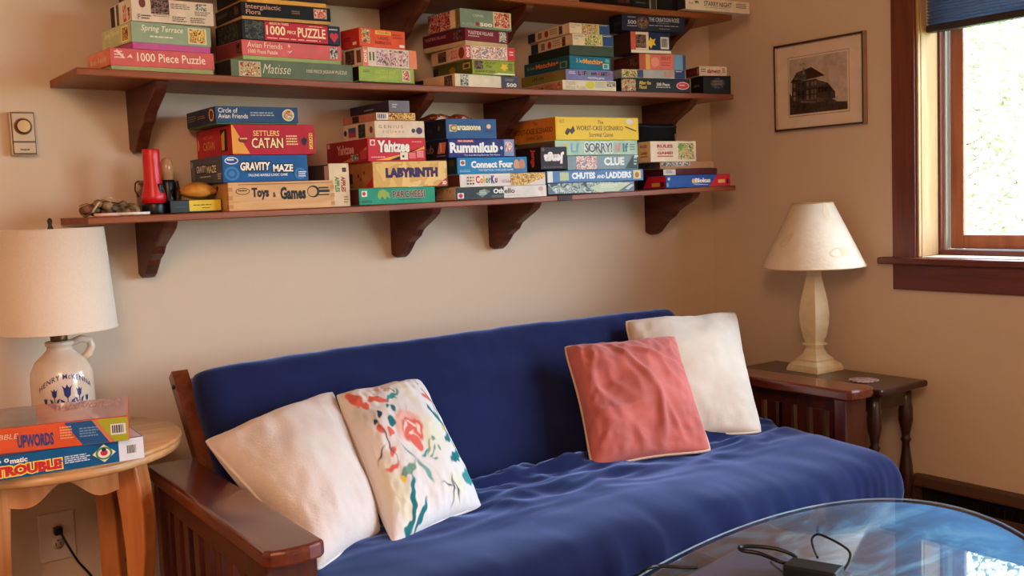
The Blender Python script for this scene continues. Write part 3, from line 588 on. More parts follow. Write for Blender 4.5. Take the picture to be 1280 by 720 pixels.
tp('t4', 'pale grey card box standing on the topmost shelf between black boxes', 812, -16, 820.5, 806, (150, 150, 140), yaw=0, Y=-.28, depth=.2, prints=[('F', 'r', (.12, .0, .88, .95), (46, 44, 42))])
tp('t5', 'black puzzle box on the topmost shelf, touching the white overhanging one', 822, -14, 853, 815, (26, 24, 26), yaw=0, Y=-.275, depth=.16)

# --- lowest shelf
def lo_(stack, label, xb, yt, xc, xa, col, **k):
    k.setdefault('kind', 'game box'); k.setdefault('name', 'game_box')
    return gbox(stack, label, xb, yt, xc, xa, col, tab=ZT_LO, **k)
WOODB = mat('box_pine', (224, 176, 116), .45, .3, grain=((204, 148, 86), (5, 50, 60), 1))
r = lo_('l1', 'pale wooden toy box with dovetailed corners and black lettering, bottom left on the lowest shelf', 284.5, 228.3, 416.6, 272, (222, 174, 114), depth=.20, Y=-.29, kind='wooden box', name='wooden_box', prints=[
  ('F', 't', 'Toys', (.21, .36, .37, .80), (34, 26, 28), B(bold=.05)), ('F', 't', '&', (.405, .44, .435, .62), (34, 26, 28), B(bold=.03)), ('F', 't', 'Games', (.475, .34, .72, .80), (34, 26, 28), B(bold=.05)), ('F', 'd', (.13, .68, .065, .12), (34, 26, 28)), ('F', 'd', (.13, .68, .058, .095), (214, 166, 106)), ('F', 'l', (.09, .63, .17, .73), 1, (40, 30, 30)), ('F', 'd', (.795, .60, .06, .22), (34, 26, 28)), ('F', 'd', (.785, .60, .045, .17), (206, 160, 100)), ('F', 'r', (.83, .56, .955, .66), (40, 30, 30)), ('F', 'r', (.845, .70, .945, .76), (60, 44, 36)), ('F', 'r', (.84, .45, .95, .5), (60, 44, 36))])
for ch in r.children:
    if ch.name.startswith('lid'): ch.data.materials[0] = WOODB; ch.name = 'body'
lid = [ch for ch in r.children if ch.name.startswith('body')][0]
hh = max(v.co.z for v in lid.data.vertices); ww = max(v.co.x for v in lid.data.vertices)
for k in range(3):
    MB().box(-.0008, .012, -.0008, .012, hh*(.08+.30*k), hh*(.22+.30*k)).obj('dovetail', mat('end_grain', (196, 136, 80), .6, .2), r, local=True)
    MB().box(ww-.011, ww+.0008, -.0008, .012, hh*(.08+.30*k), hh*(.22+.30*k)).obj('dovetail', mat('end_grain', (196, 136, 80), .6, .2), r, local=True)
MB().box(.03, ww-.004, -.001, .003, hh*.905, hh*.925).obj('lid_seam', mat('seam', (120, 76, 44), .7, .1), r, local=True)
lo_('l1', 'blue boxed marble game with outlined white lettering, standing on the wooden toy box', 277, 194.2, 383.7, 237.6, (28, 92, 154), lcol=(74, 78, 86), Y=-.29, prints=[
  ('F', 'd', (.105, .80, .077, .135), (240, 240, 240)), ('F', 'd', (.105, .80, .068, .105), (40, 80, 150)), ('F', 'l', (.055, .75, .155, .86), 1, (240, 240, 240)), ('F', 't', 'GRAVITY', (.20, .42, .55, .74), (248, 240, 226), B(bold=.04, ital=.1, ol=(16, 20, 30), olw=.10)), ('F', 't', 'MAZE', (.58, .36, .82, .64), (248, 240, 226), B(bold=.04, ol=(16, 20, 30), olw=.10)), ('F', 't', 'FALLING MARBLE LOGIC GAME', (.29, .20, .75, .30), (226, 232, 240), B(bold=.02)), ('F', 'd', (.10, .32, .085, .26), (60, 124, 180)), ('F', 'd', (.10, .32, .06, .18), (28, 92, 154)), ('F', 'd', (.10, .32, .035, .11), (60, 124, 180)), ('F', 'd', (.9, .28, .07, .22), (56, 120, 178)), ('F', 'd', (.9, .28, .045, .15), (28, 92, 154)), ('F', 'l', (.88, .12, .98, .36), 3, (226, 232, 240)),
  ('L', 't', 'GRAVITY', (.20, .44, .50, .72), (236, 226, 206), B(bold=.03, ol=(30, 28, 30), olw=.1)), ('L', 't', 'MAZE', (.53, .40, .82, .68), (236, 206, 170), B(bold=.03, ol=(30, 28, 30), olw=.1)), ('L', 'l', (.32, .22, .72, .3), 1, (200, 196, 190)), ('L', 'd', (.06, .78, .04, .14), (140, 140, 140)), ('L', 'd', (.10, .45, .05, .3), (110, 112, 110)), ('L', 'l', (.86, .1, .97, .35), 3, (190, 186, 180))])
lo_('l1', 'red boxed game with a golden title, on the blue marble game box', 288.6, 155.3, 392.8, 239.4, (186, 30, 52), lcol=(170, 34, 42), Y=-.29, prints=[
  ('F', 'p', [(.0, .98), (.015, .98), (.20, .04), (.0, .04)], (232, 160, 60)), ('F', 't', 'SETTLERS', (.25, .62, .56, .80), (240, 200, 120), B(bold=.01)), ('F', 't', 'CATAN', (.225, .22, .60, .56), (246, 220, 160), B(bold=.02, ol=(90, 16, 24), olw=.05)), ('F', 'd', (.125, .5, .055, .10), (120, 30, 30)), ('F', 'l', (.09, .46, .18, .56), 1, (236, 190, 110)), ('F', 'l', (.64, .28, .80, .64), 4, (240, 200, 140)), ('F', 'p', [(.82, .5), (.86, .58), (.90, .5), (.88, .34), (.86, .30), (.84, .34)], (30, 20, 24)), ('F', 'r', (.92, .18, .965, .72), (240, 190, 80)), ('F', 't', 'CATAN', (.925, .2, .96, .7), (120, 30, 30), B(rot=90, bold=.02)),
  ('L', 't', 'CATAN', (.20, .28, .52, .56), (220, 140, 70), B(bold=.01)), ('L', 't', 'SETTLERS', (.22, .66, .5, .76), (200, 110, 60)), ('L', 'r', (.70, .16, .88, .88), (34, 20, 22)), ('L', 'p', [(.72, .2), (.80, .2), (.82, .84), (.72, .7)], (232, 150, 50)), ('L', 'd', (.06, .5, .03, .2), (220, 130, 90))])
lo_('l1', 'flat blue puzzle box with a round bird print, top of the leftmost games stack', 268.5, 132.4, 372, 233, (48, 78, 116), lcol=(44, 44, 54), Y=-.29, base=(70, 110, 76), gap=.004, kind='puzzle box', name='puzzle_box', prints=[
  ('F', 't', 'Circle of\nAvian Friends', (.03, .26, .38, .90), (226, 220, 210), B(bold=.01)), ('F', 'd', (.875, .5, .075, .38), (226, 206, 170)), ('F', 'd', (.875, .5, .062, .31), 'multi'), ('F', 'l', (.41, .36, .72, .66), 2, (160, 170, 180)), ('L', 'd', (.87, .5, .085, .38), (206, 150, 100)), ('L', 'd', (.87, .5, .06, .28), 'dark'), ('L', 'l', (.05, .3, .35, .7), 3, (130, 120, 110)), ('L', 'l', (.4, .35, .7, .6), 2, (150, 90, 80))])
lo_('l1b', 'upright cream card game box with green and red lettering beside the wooden toy box', 410.2, 204.4, 435.5, 384.7, (226, 200, 162), lcol=(70, 56, 48), Y=-.262, prints=[
  ('F', 't', 'APPLES', (.28, .34, .50, .70), (70, 130, 50), B(rot=-90, bold=.04, ital=.1)), ('F', 't', 'APPLES', (.58, .34, .80, .70), (170, 40, 40), B(rot=-90, bold=.04, ital=.1)), ('F', 'r', (.66, .80, .86, .90), (60, 50, 44)), ('F', 'l', (.68, .06, .92, .24), 3, (150, 120, 96)), ('L', 'r', (.8, .05, .98, .95), (206, 176, 136))])
# second games stack
lo_('l2', 'green boxed board game with maroon lettering, under the wood patterned box', 448.4, 235.8, 543.3, 436.6, (46, 150, 118), lcol=(70, 24, 30), Y=-.285, prints=[
  ('F', 't', 'PARCHEESI', (.43, .36, .86, .80), (120, 40, 44), B(bold=.03, ol=(206, 196, 170), olw=.03)), ('F', 'l', (.50, .18, .80, .28), 1, (26, 90, 90)), ('F', 'p', [(.23, .5), (.25, .8), (.31, .92), (.38, .7), (.40, .3), (.35, .5), (.33, .28), (.29, .5), (.26, .28)], (150, 170, 70)), ('F', 'r', (.03, .5, .10, .85), (226, 222, 200)), ('F', 'l', (.03, .08, .18, .26), 2, (26, 80, 66)), ('F', 'd', (.06, .68, .022, .12), (190, 60, 56))])
lo_('l2', 'wood patterned game box with dark capital lettering, second in its stack', 465.4, 202, 558.2, 435.5, (226, 178, 98), lcol=(150, 92, 50), Y=-.285, prints=[
  ('F', 'r', (.005, .03, .995, .98), 'wood'), ('F', 't', 'LABYRINTH', (.165, .38, .865, .74), (40, 26, 80), B(bold=.06, ol=(150, 40, 50), olw=.03)), ('F', 'p', [(.85, .02), (.995, .02), (.995, .36)], (190, 40, 54)), ('F', 't', '3D', (.925, .06, .985, .2), (240, 230, 220), B(bold=.03)), ('F', 'l', (.03, .90, .14, .95), 1, (150, 50, 40)), ('F', 'r', (.45, .0, .65, .03), (240, 220, 176)),
  ('L', 'p', [(.62, .02), (.99, .02), (.99, .4)], (170, 36, 46)), ('L', 'd', (.4, .5, .04, .08), (80, 44, 30)), ('L', 'd', (.65, .6, .04, .08), (80, 44, 30)), ('L', 'd', (.5, .35, .03, .06), (80, 44, 30)), ('L', 'r', (.02, .2, .16, .6), (60, 40, 34))])
lo_('l2', 'red boxed dice game with slanted white lettering, third from the bottom of its stack', 459, 172.5, 531, 402.4, (206, 40, 52), lcol=(140, 32, 36), Y=-.285, prints=[
  ('F', 'r', (.04, .68, .125, .93), (230, 224, 214)), ('F', 'd', (.083, .8, .03, .09), (190, 50, 50)), ('F', 'p', [(.12, .05), (.45, .05), (.98, .64), (.98, .52), (.6, .3)], (240, 170, 60)), ('F', 't', 'Yahtzee', (.165, .38, .72, .90), (246, 236, 226), B(bold=.05, ital=.05, arc=0, ol=(120, 20, 30), olw=.03)), ('F', 'r', (.55, .06, .68, .38), (236, 226, 206)), ('F', 'r', (.70, .1, .82, .36), (224, 110, 110)), ('F', 'r', (.84, .14, .96, .44), (228, 130, 126)), ('F', 'd', (.60, .2, .02, .06), (60, 80, 50)), ('F', 'l', (.05, .12, .3, .2), 1, (240, 190, 180)), ('F', 'l', (.76, .76, .96, .86), 1, (236, 150, 150)), ('F', 'p', [(.36, .05), (.54, .05), (.54, .22)], (26, 20, 22)),
  ('L', 't', 'Yahtzee', (.27, .40, .68, .82), (206, 150, 140), B(bold=.04, ital=.05)), ('L', 'p', [(.35, .05), (.6, .05), (.98, .66), (.98, .5)], (190, 120, 40)), ('L', 'r', (.6, .08, .78, .36), 'bw'), ('L', 'r', (.82, .12, .97, .5), (170, 60, 60)), ('L', 'r', (.03, .75, .09, .95), (200, 160, 150))])
lo_('l2', 'cream boxed tile game with spaced small letters, on the red dice game', 467.8, 150.6, 529.9, 428.4, (230, 206, 178), lcol=(222, 180, 148), Y=-.285, prints=[
  ('F', 't', 'GENIUS', (.08, .56, .56, .74), (130, 96, 90), B(space=1.6)), ('F', 't', 'SQUARE', (.15, .26, .58, .42), (196, 110, 90), B(space=1.5)), ('F', 'd', (.77, .42, .04, .13), (40, 70, 70)), ('F', 'd', (.89, .42, .065, .2), (70, 40, 90)), ('L', 'd', (.08, .5, .05, .18), (60, 30, 30)), ('L', 'r', (.18, .2, .42, .78), (70, 80, 120)), ('L', 'r', (.18, .2, .42, .48), (170, 60, 60)), ('L', 'r', (.5, .1, .72, .9), 'night'), ('L', 'd', (.9, .5, .05, .2), (120, 60, 70))])
lo_('l2', 'thin tan printed box with a barcode, just under the purple box', 469.7, 140.2, 519.2, 428.4, (186, 134, 88), lcol=(170, 106, 80), Y=-.285, kind='puzzle box', name='puzzle_box', prints=[('F', 'r', (.32, .08, .985, .92), 'gold'), ('F', 'b', (.01, .1, .30, .9)), ('L', 'r', (.3, .1, .5, .9), (34, 24, 24))])
lo_('l2', 'dark purple puzzle box with a grey end, top of its stack under the bracket', 485.7, 125.3, 511.7, 437.4, (118, 114, 122), lcol=(50, 38, 52), Y=-.285, kind='puzzle box', name='puzzle_box', prints=[('F', 'l', (.15, .3, .4, .7), 2, (200, 196, 200)), ('L', 'r', (.38, .45, .62, .52), (170, 150, 160))])
# third games stack
lo_('l3', 'half black half white disc game box, bottom of the stack under the blue dropping game', 569, 234.6, 683, 544, (226, 216, 204), lcol=(186, 148, 118), Y=-.285, prints=[
  ('F', 'r', (.0, .01, .515, .99), (40, 42, 42)), ('F', 't', 'Oth', (.40, .42, .512, .82), (240, 236, 228), B(bold=.04)), ('F', 't', 'ello', (.52, .40, .635, .82), (40, 40, 42), B(bold=.02)), ('F', 'r', (.02, .10, .085, .55), (230, 220, 210)), ('F', 'd', (.052, .32, .022, .17), (200, 40, 44)), ('F', 'p', [(.21, .45), (.30, .86), (.37, .62), (.28, .14)], (110, 122, 108)), ('F', 'l', (.25, .3, .33, .7), 3, (200, 206, 190)), ('F', 'd', (.93, .7, .028, .2), (206, 170, 160)), ('F', 'l', (.54, .16, .72, .24), 1, (160, 150, 140)), ('F', 'r', (.375, .1, .51, .3), (90, 92, 90)), ('L', 't', '7+', (.55, .5, .8, .85), (150, 60, 50)), ('L', 'l', (.05, .1, .5, .2), 1, (120, 86, 66)), ('L', 'r', (.0, .4, .06, .75), (40, 30, 30))])
lo_('l3', 'white game box with rainbow lettering and marble picture, second in its stack', 574.6, 217.9, 681.5, 559.6, (230, 218, 206), lcol=(84, 40, 30), Y=-.283, prints=[
  ('F', 't', 'C', (.175, .26, .22, .86), (210, 50, 46), B(bold=.04)), ('F', 't', 'o', (.225, .26, .26, .66), (224, 120, 40), B(bold=.04)), ('F', 't', 'l', (.265, .26, .278, .86), (220, 180, 50), B(bold=.04)), ('F', 't', 'o', (.284, .26, .32, .66), (70, 150, 70), B(bold=.04)), ('F', 't', 'r', (.324, .26, .346, .66), (40, 120, 150), B(bold=.04)), ('F', 't', 'K', (.350, .22, .39, .86), (60, 50, 130), B(bold=.04)), ('F', 't', 'u', (.393, .26, .42, .66), (110, 50, 130), B(bold=.04)), ('F', 'r', (.58, .04, .99, .97), 'gold'), ('F', 'p', [(.75, .04), (.99, .04), (.99, .6)], (226, 206, 190)), ('F', 't', 'US Sudoku', (.47, .25, .60, .5), (150, 60, 50))] +
  [('F', 'd', (.085+.03*a_, .25+.24*b_, .0105, .075), cc) for (a_, b_, cc) in ((0, 0, (60, 60, 60)), (1, 0, (50, 90, 60)), (2, 0, (80, 50, 100)), (0, 1, (50, 100, 170)), (1, 1, (190, 60, 50)), (2, 1, (220, 170, 60)), (0, 2, (200, 60, 50)), (1, 2, (70, 150, 80)), (2, 2, (230, 130, 50)))])
lo_('l3', 'blue boxed disc dropping game with rounded white lettering, middle of its stack', 571, 197, 658.5, 558.5, (40, 128, 182), lcol=(22, 36, 46), Y=-.285, prints=[
  ('F', 't', 'Connect Four', (.19, .34, .79, .78), (236, 236, 230), B(bold=.05)), ('F', 't', 'THE VERTICAL CHECKERS GAME', (.29, .15, .79, .27), (206, 220, 230), B(bold=.01)), ('F', 'r', (.04, .5, .11, .85), (226, 226, 220)), ('F', 'd', (.075, .68, .025, .12), (190, 60, 60)), ('F', 'd', (.84, .5, .045, .34), (206, 150, 110)), ('F', 'd', (.92, .5, .045, .38), (190, 130, 96)), ('F', 'r', (.80, .08, .97, .28), (70, 110, 160)), ('F', 'l', (.03, .08, .2, .24), 2, (150, 190, 216)), ('L', 'r', (.2, .5, .7, .9), (70, 60, 40))])
lo_('l3', 'navy boxed tile game with big white lettering and a pale blue end', 560, 173.8, 643, 531.5, (44, 48, 118), lcol=(26, 24, 38), Y=-.285, prints=[
  ('F', 't', 'Rummikub', (.02, .24, .74, .82), (244, 240, 236), B(bold=.05)), ('F', 'r', (.13, .82, .375, .96), (196, 40, 60)), ('F', 't', 'THE ORIGINAL', (.14, .85, .365, .93), (246, 230, 230), B(bold=.02)), ('F', 't', 'The Fast Moving Rummy Tile Game', (.22, .06, .76, .16), (226, 226, 236), B(bold=.01)), ('F', 'r', (.83, .05, .985, .97), (126, 146, 186)), ('F', 'r', (.85, .3, .96, .85), 'floral'), ('F', 'd', (.79, .5, .02, .1), (200, 210, 230)),
  ('L', 't', 'ub', (.05, .3, .36, .75), (150, 120, 110), B(ital=.1)), ('L', 'p', [(.52, .25), (.62, .85), (.92, .85), (.84, .25)], (190, 110, 86)), ('L', 'r', (.66, .35, .72, .8), (230, 190, 160)), ('L', 'l', (.5, .06, .9, .14), 1, (150, 130, 130))])
lo_('l3', 'steel blue medieval tile game box with cream lettering, top of its stack', 557, 148, 620, 530, (52, 92, 142), lcol=(24, 28, 38), Y=-.285, prints=[
  ('F', 'r', (.06, .36, .20, .70), (206, 190, 150)), ('F', 't', 'C', (.075, .38, .19, .70), (150, 110, 40), B(bold=.04)), ('F', 't', 'arcassonne', (.21, .42, .68, .66), (232, 216, 176), B(bold=.05, ol=(40, 40, 50), olw=.04)), ('F', 'd', (.84, .62, .055, .14), (150, 90, 60)), ('F', 'd', (.84, .62, .042, .11), (226, 196, 170)), ('F', 'l', (.78, .3, .96, .42), 2, (30, 50, 80)), ('L', 'd', (.68, .55, .05, .13), (110, 70, 60)), ('L', 't', 'enne', (.05, .4, .35, .55), (70, 60, 56))])
# flat crumpled packets on top
for (lab, x0, x1, yt, dy, cc, zoff) in (('crumpled dark red card packet lying on the steel blue game box, the left one', 540, 572, 141, .10, (110, 26, 30), .0005), ('shiny red and orange snack packet lying on the steel blue game box, the right one', 572, 594, 139, .07, (206, 60, 36), .0005)):
    c0 = P(x0, yt, 1, -.20); c1 = P(x1, yt, 1, -.20); zb_ = STACKZ['l3']+.001
    r = root('packet', (c0.x, -.20, zb_), lab, 'packet', 'packets on the steel blue box')
    wd = c1.x-c0.x
    def fn(u, v, cc=cc, wd=wd):
        k = math.sin(PI*u)**.5*math.sin(PI*v)**.5
        return Vector((u*wd, v*.12, .002+.024*k+.004*noise.noise(Vector((u*7, v*5, wd*50)))*k))
    m = MB().grid(14, 10, fn); m.grid(14, 10, lambda u, v, wd=wd: Vector((u*wd, v*.12, .0005)), flip=True)
    m.obj('wrapper', pic('wrapper_%d' % cc[0], [cc, (200, 90, 50), (60, 20, 26), (232, 190, 120)], 60), r, local=True)
    MB().add([(wd*.1, -.004, .0012), (wd*.7, -.004, .0012), (wd*.4, .01, .016)], [(0, 1, 2)]).obj('torn_flap', mat('paper', (226, 200, 180), .8, .1), r, local=True)
lo_('l3j', 'black block tower game box with upside down white lettering, lying on the rainbow lettered game', 675.2, 183.5, 708.5, 644, (44, 36, 38), lcol=(30, 22, 24), Y=-.287, z0=STACKZ['l3']*0+P(675, 212.5, 1, -.287)[2], prints=[
  ('F', 't', 'Jenga', (.12, .26, .88, .78), (240, 236, 230), B(bold=.07, rot=180, ital=.1, ol=(150, 40, 44), olw=.05)), ('F', 'd', (.1, .88, .05, .08), (120, 70, 60)), ('L', 't', 'Jenga', (.60, .12, .80, .92), (200, 60, 50), B(rot=-90, bold=.05)), ('F', 'l', (.1, .06, .9, .12), 1, (110, 90, 90))])
# fourth games stack
lo_('l4', 'shrink wrapped dark game box with glare, bottom of the yellow box\'s stack', 684.5, 229.2, 793, 680, (48, 52, 54), Y=-.283, depth=.26, gloss=.12, prints=[
  ('F', 'p', [(.0, .9), (.08, .1), (.62, .04), (.98, .85), (.6, .97), (.2, .97)], 'foil'), ('F', 'p', [(.46, .5), (.62, .9), (.95, .8), (.80, .12), (.56, .1)], (196, 206, 170)), ('F', 'l', (.6, .4, .8, .75), 3, (230, 232, 216)), ('F', 'p', [(.88, .3), (.96, .7), (.99, .6), (.92, .2)], (206, 210, 206))])  # reflections on the shrink wrap painted as mottled and pale shapes
lo_('l4', 'blue board game box with chunky white lettering, on the shrink wrapped dark box', 684, 213.8, 804, 681, (92, 130, 180), Y=-.285, depth=.26, prints=[
  ('F', 't', 'CHUTES', (.24, .26, .48, .82), (236, 240, 240), B(bold=.06)), ('F', 't', 'AND', (.495, .28, .58, .58), (236, 240, 240), B(bold=.05)), ('F', 't', 'LADDERS', (.59, .24, .865, .82), (236, 240, 240), B(bold=.06)), ('F', 'r', (.0, .05, .05, .95), (226, 226, 220)), ('F', 'r', (.12, .18, .21, .85), (190, 200, 150)), ('F', 'r', (.885, .15, .97, .9), (226, 206, 130)), ('F', 'd', (.927, .5, .022, .25), (190, 110, 70))])  # white strip at the left end is a painted reflection
lo_('l4', 'grey game box with large pale lettering, right of the black block game', 709, 194.5, 797.8, 700, (112, 124, 120), Y=-.284, depth=.26, gloss=.2, prints=[
  ('F', 'r', (.12, .05, .40, .95), 'floral'), ('F', 't', 'CLUE', (.50, .28, .79, .86), (236, 240, 232), B(bold=.05)), ('F', 'p', [(.80, .05), (.99, .05), (.99, .95), (.92, .95)], (54, 72, 66)), ('F', 'l', (.93, .2, .98, .85), 3, (196, 206, 196)), ('F', 'r', (.94, .86, 1.0, .99), (220, 222, 216))])
lo_('l4', 'pale mint board game box with white outlined lettering, beneath the yellow box', 693.7, 175.3, 796.6, 646, (172, 196, 164), lcol=(92, 70, 50), Y=-.285, gloss=.3, prints=[
  ('F', 't', 'SORRY!', (.345, .16, .68, .84), (96, 104, 104), B(bold=.03, ol=(236, 240, 232), olw=.08)), ('F', 't', 'Lf', (.18, .2, .28, .8), (120, 170, 190), B(bold=.03)), ('F', 't', 'If', (.72, .2, .79, .8), (210, 150, 150), B(bold=.03)), ('F', 't', 'If', (.81, .2, .88, .8), (80, 130, 130), B(bold=.03)), ('F', 'l', (.90, .25, .98, .75), 3, (90, 130, 120)), ('F', 't', 'T', (.09, .2, .15, .8), (206, 190, 120), B(bold=.03)), ('L', 't', 'COLORS', (.5, .3, .9, .7), (40, 30, 28), B(bold=.03))])
lo_('l4', 'bright yellow survival game box with dark green lettering, top of its stack', 694, 145.6, 797.8, 636.7, (238, 196, 40), lcol=(190, 112, 36), Y=-.285, prints=[
  ('F', 'r', (.03, .06, .97, .94), (240, 202, 60)), ('F', 'r', (.035, .09, .965, .91), (238, 196, 40)), ('F', 't', 'The', (.49, .70, .56, .86), (70, 60, 24)), ('F', 't', 'WORST-CASE SCENARIO', (.235, .42, .80, .62), (70, 60, 24), B(bold=.01)), ('F', 't', 'Survival Game', (.385, .14, .675, .34), (70, 60, 24)), ('F', 'd', (.89, .82, .05, .13), (226, 214, 190)), ('F', 'p', [(.10, .3), (.13, .52), (.17, .46), (.20, .62), (.22, .4), (.18, .24), (.16, .36), (.13, .2)], (80, 70, 30)), ('F', 'p', [(.83, .62), (.97, .42), (.96, .38), (.82, .58)], (80, 70, 30)), ('F', 'p', [(.88, .42), (.93, .28), (.96, .2), (.91, .34)], (80, 70, 30)), ('F', 't', 'HOT', (.04, .72, .10, .88), (200, 90, 40)),
  ('L', 't', 'The', (.52, .72, .62, .88), (70, 36, 20)), ('L', 't', 'WORST-CASE SCENARIO', (.08, .36, .94, .60), (80, 40, 22), B(bold=.01)), ('L', 't', 'Survival Game', (.38, .12, .72, .3), (80, 40, 22))])
# fifth games stack
lo_('l5', 'blue and red boxed tile game at the right end of the lowest shelf', 832.3, 219.5, 912.8, 797, (40, 84, 160), lcol=(180, 24, 40), Y=-.284, yaw=-3, prints=[
  ('F', 'p', [(.655, .02), (.995, .02), (.995, .97), (.79, .97)], (206, 24, 44)), ('F', 't', 'Blokus', (.44, .34, .68, .72), (244, 240, 230), B(bold=.05)), ('F', 'd', (.415, .5, .025, .2), (230, 190, 110)), ('F', 'p', [(.42, .22), (.64, .14), (.64, .18), (.43, .28)], (200, 216, 236)), ('F', 'r', (.80, .28, .91, .56), (222, 180, 80)), ('F', 'r', (.935, .2, .965, .6), (30, 30, 60)), ('F', 'r', (.005, .1, .035, .4), (120, 160, 200)), ('F', 'd', (.04, .72, .02, .13), (206, 206, 190)),
  ('L', 'r', (.5, .14, .78, .44), (200, 150, 66)), ('L', 'r', (.82, .1, .93, .5), (40, 30, 44)), ('L', 'p', [(.0, .02), (.2, .02), (.38, .97), (.0, .97)], (28, 20, 24))])
lo_('l5', 'flat maroon folded game board with a white label, just above the blue and red box', 829, 211.5, 896.4, 812, (84, 28, 34), Y=-.27, yaw=-3, depth=.2, kind='game board', name='folded_game_board', prints=[('F', 'r', (.0, .05, .22, .95), (206, 196, 180)), ('F', 'l', (.04, .25, .18, .75), 2, (110, 90, 84))])
lo_('l5', 'flat tan box with a grey picture strip, under the cream rules box', 825, 202.7, 891.9, 803, (176, 128, 86), lcol=(70, 54, 42), Y=-.27, yaw=-3, depth=.2, prints=[('F', 'r', (.03, .35, .55, .98), 'bw'), ('L', 'r', (.0, .3, .9, .98), 'night')])
lo_('l5', 'cream rules game box with red lettering and a plant picture, below the black pouch', 812.8, 176.5, 869.8, 797, (234, 214, 184), lcol=(206, 160, 112), Y=-.28, prints=[
  ('F', 't', 'RULES', (.14, .68, .48, .84), (190, 50, 50), B(bold=.05)), ('F', 't', 'GAME!', (.14, .36, .48, .50), (190, 50, 50), B(bold=.05)), ('F', 'r', (.14, .24, .48, .30), (190, 100, 40)), ('F', 'r', (.60, .10, .95, .90), 'green'), ('F', 'p', [(.58, .72), (.66, .92), (.74, .8), (.66, .5)], (110, 150, 60)), ('F', 'l', (.14, .56, .34, .62), 1, (214, 130, 110)), ('L', 't', 'RULES\n\nGAME!', (.2, .36, .75, .84), (150, 50, 46), B(bold=.04)), ('L', 'r', (.2, .24, .75, .3), (160, 80, 40))])
# black zip pouch
cL = P(800, 165, 1, -.24); cR = P(853.8, 165, 1, -.24); zp = STACKZ['l5']+.001; zt = P(830, 154.6, 1, -.24)[2]
r = root('zip_pouch', (cL.x, -.24, zp), 'soft black zipped pouch lying on the cream rules game box', 'pouch')
wd = cR.x-cL.x; hp = zt-zp
BF = mat('black_cloth', (16, 15, 17), .85, .15, bump=.2, bscale=200)
def pf(u, v, s=1):
    a = 2*PI*u; k = .5+.5*math.copysign(abs(math.cos(a))**.45, math.cos(a)); q = .5+.5*math.copysign(abs(math.sin(a))**.45, math.sin(a))
    e = 1-.10*(abs(2*v-1)**6)
    return Vector((wd*(.5+(k-.5)*e), .01+.15*(.5+(q-.5)*e), hp*v*(1+.04*math.sin(5*a)*v)))
m = MB().grid(36, 10, pf); m.add([pf(i/36, 1)for i in range(36)], [list(range(36))]); m.add([pf(i/36, 0) for i in range(36)], [list(range(36))[::-1]])
m.obj('body', BF, r, local=True)
MB().tube([pf(i/36, .86)+(pf(i/36, .86)-Vector((wd/2, .085, hp*.86)))*.015 for i in range(36)], .0028, 6, closed=True).obj('zipper', mat('zip_tape', (34, 32, 34), .6, .3), r, local=True)
xz = P(845, 170, 1, -.24)[0]-cL.x
MB().bev(xz-.002, xz+.002, .002, .0055, hp*.02, hp*.45, r=.0008).obj('zipper_pull', mat('zip_pull', (150, 110, 96), .4, .4), r, local=True)

# ------------------------------------------------------------------ small things at the left of the lowest shelf
zs = 1.2456
def X(px, py, y): return P(px, py, 1, y)[0]
# flashlight
fx = (X(178.5, 225, -.20)+X(203, 225, -.20))/2
fl = root('flashlight', (fx, -.20, zs), 'red plastic flashlight standing on its black head at the left of the lowest shelf', 'flashlight')
REDP = mat('red_plastic', (206, 24, 30), .32, .45)
zt = P(190, 186.5, 1, -.20)[2]-zs
rb = (X(209, 258, -.20)-X(177, 258, -.20))/2; rt_ = (X(200, 200, -.20)-X(179, 200, -.20))/2
MB().lathe([(rb*.96, 0), (rb, .004), (rb, .026), (rb*.97, .03)], 28).obj('head', BLACK, fl, local=True)
MB().lathe([(rb*.96, .03), (rb*.93, .05), (rt_*1.10, zt*.45), (rt_*1.04, zt*.55), (rt_, zt*.9), (rt_, zt-.004), (rt_*.94, zt)], 28).obj('barrel', REDP, fl, local=True)
sx = rt_*.62
MB().bev(-.009, .009, -rt_*1.2-.003, -rt_*.9, zt*.27, zt*.47, r=.004, seg=3, M=Matrix.Rotation(.55, 4, 'Z')).obj('switch', BLACK, fl, local=True)
MB().bev(-.0045, .0045, -rt_*1.2-.006, -rt_*.9, zt*.36, zt*.42, r=.002, M=Matrix.Rotation(.55, 4, 'Z')).obj('switch_button', mat('switch_grey', (40, 40, 44), .4, .4), fl, local=True)
# lantern beside it
lx = X(209.5, 230, -.15)
ln = root('pocket_lantern', (lx, -.15, zs), 'black pocket lantern with a clear dome standing behind the red flashlight', 'lantern')
zl = P(209, 197, 1, -.15)[2]-zs; rl = .020
MB().lathe([(rl, 0), (rl*1.1, .004), (rl*1.1, zl*.55), (rl*.95, zl*.6)], 20).obj('body', BLACK, ln, local=True)
DOME = mat('lantern_dome', (196, 150, 110), .12, .5)
MB().lathe([(rl*.9, zl*.6), (rl*.9, zl*.85), (rl*.75, zl*.94), (rl*.4, zl*.99), (.001, zl)], 20).obj('dome', DOME, ln, local=True)
for sgn in (.7, 1.5): MB().tube([(rl*1.1*math.cos(sgn-1.2), -rl*1.1, zl*(.05)), (rl*1.35*math.cos(sgn-1.2), -rl*1.3, zl*.3), (rl*1.1*math.cos(sgn-1.2), -rl*1.1, zl*.58)], .0025, 6).obj('strap', mat('strap_grey', (50, 46, 46), .6, .3), ln, local=True)
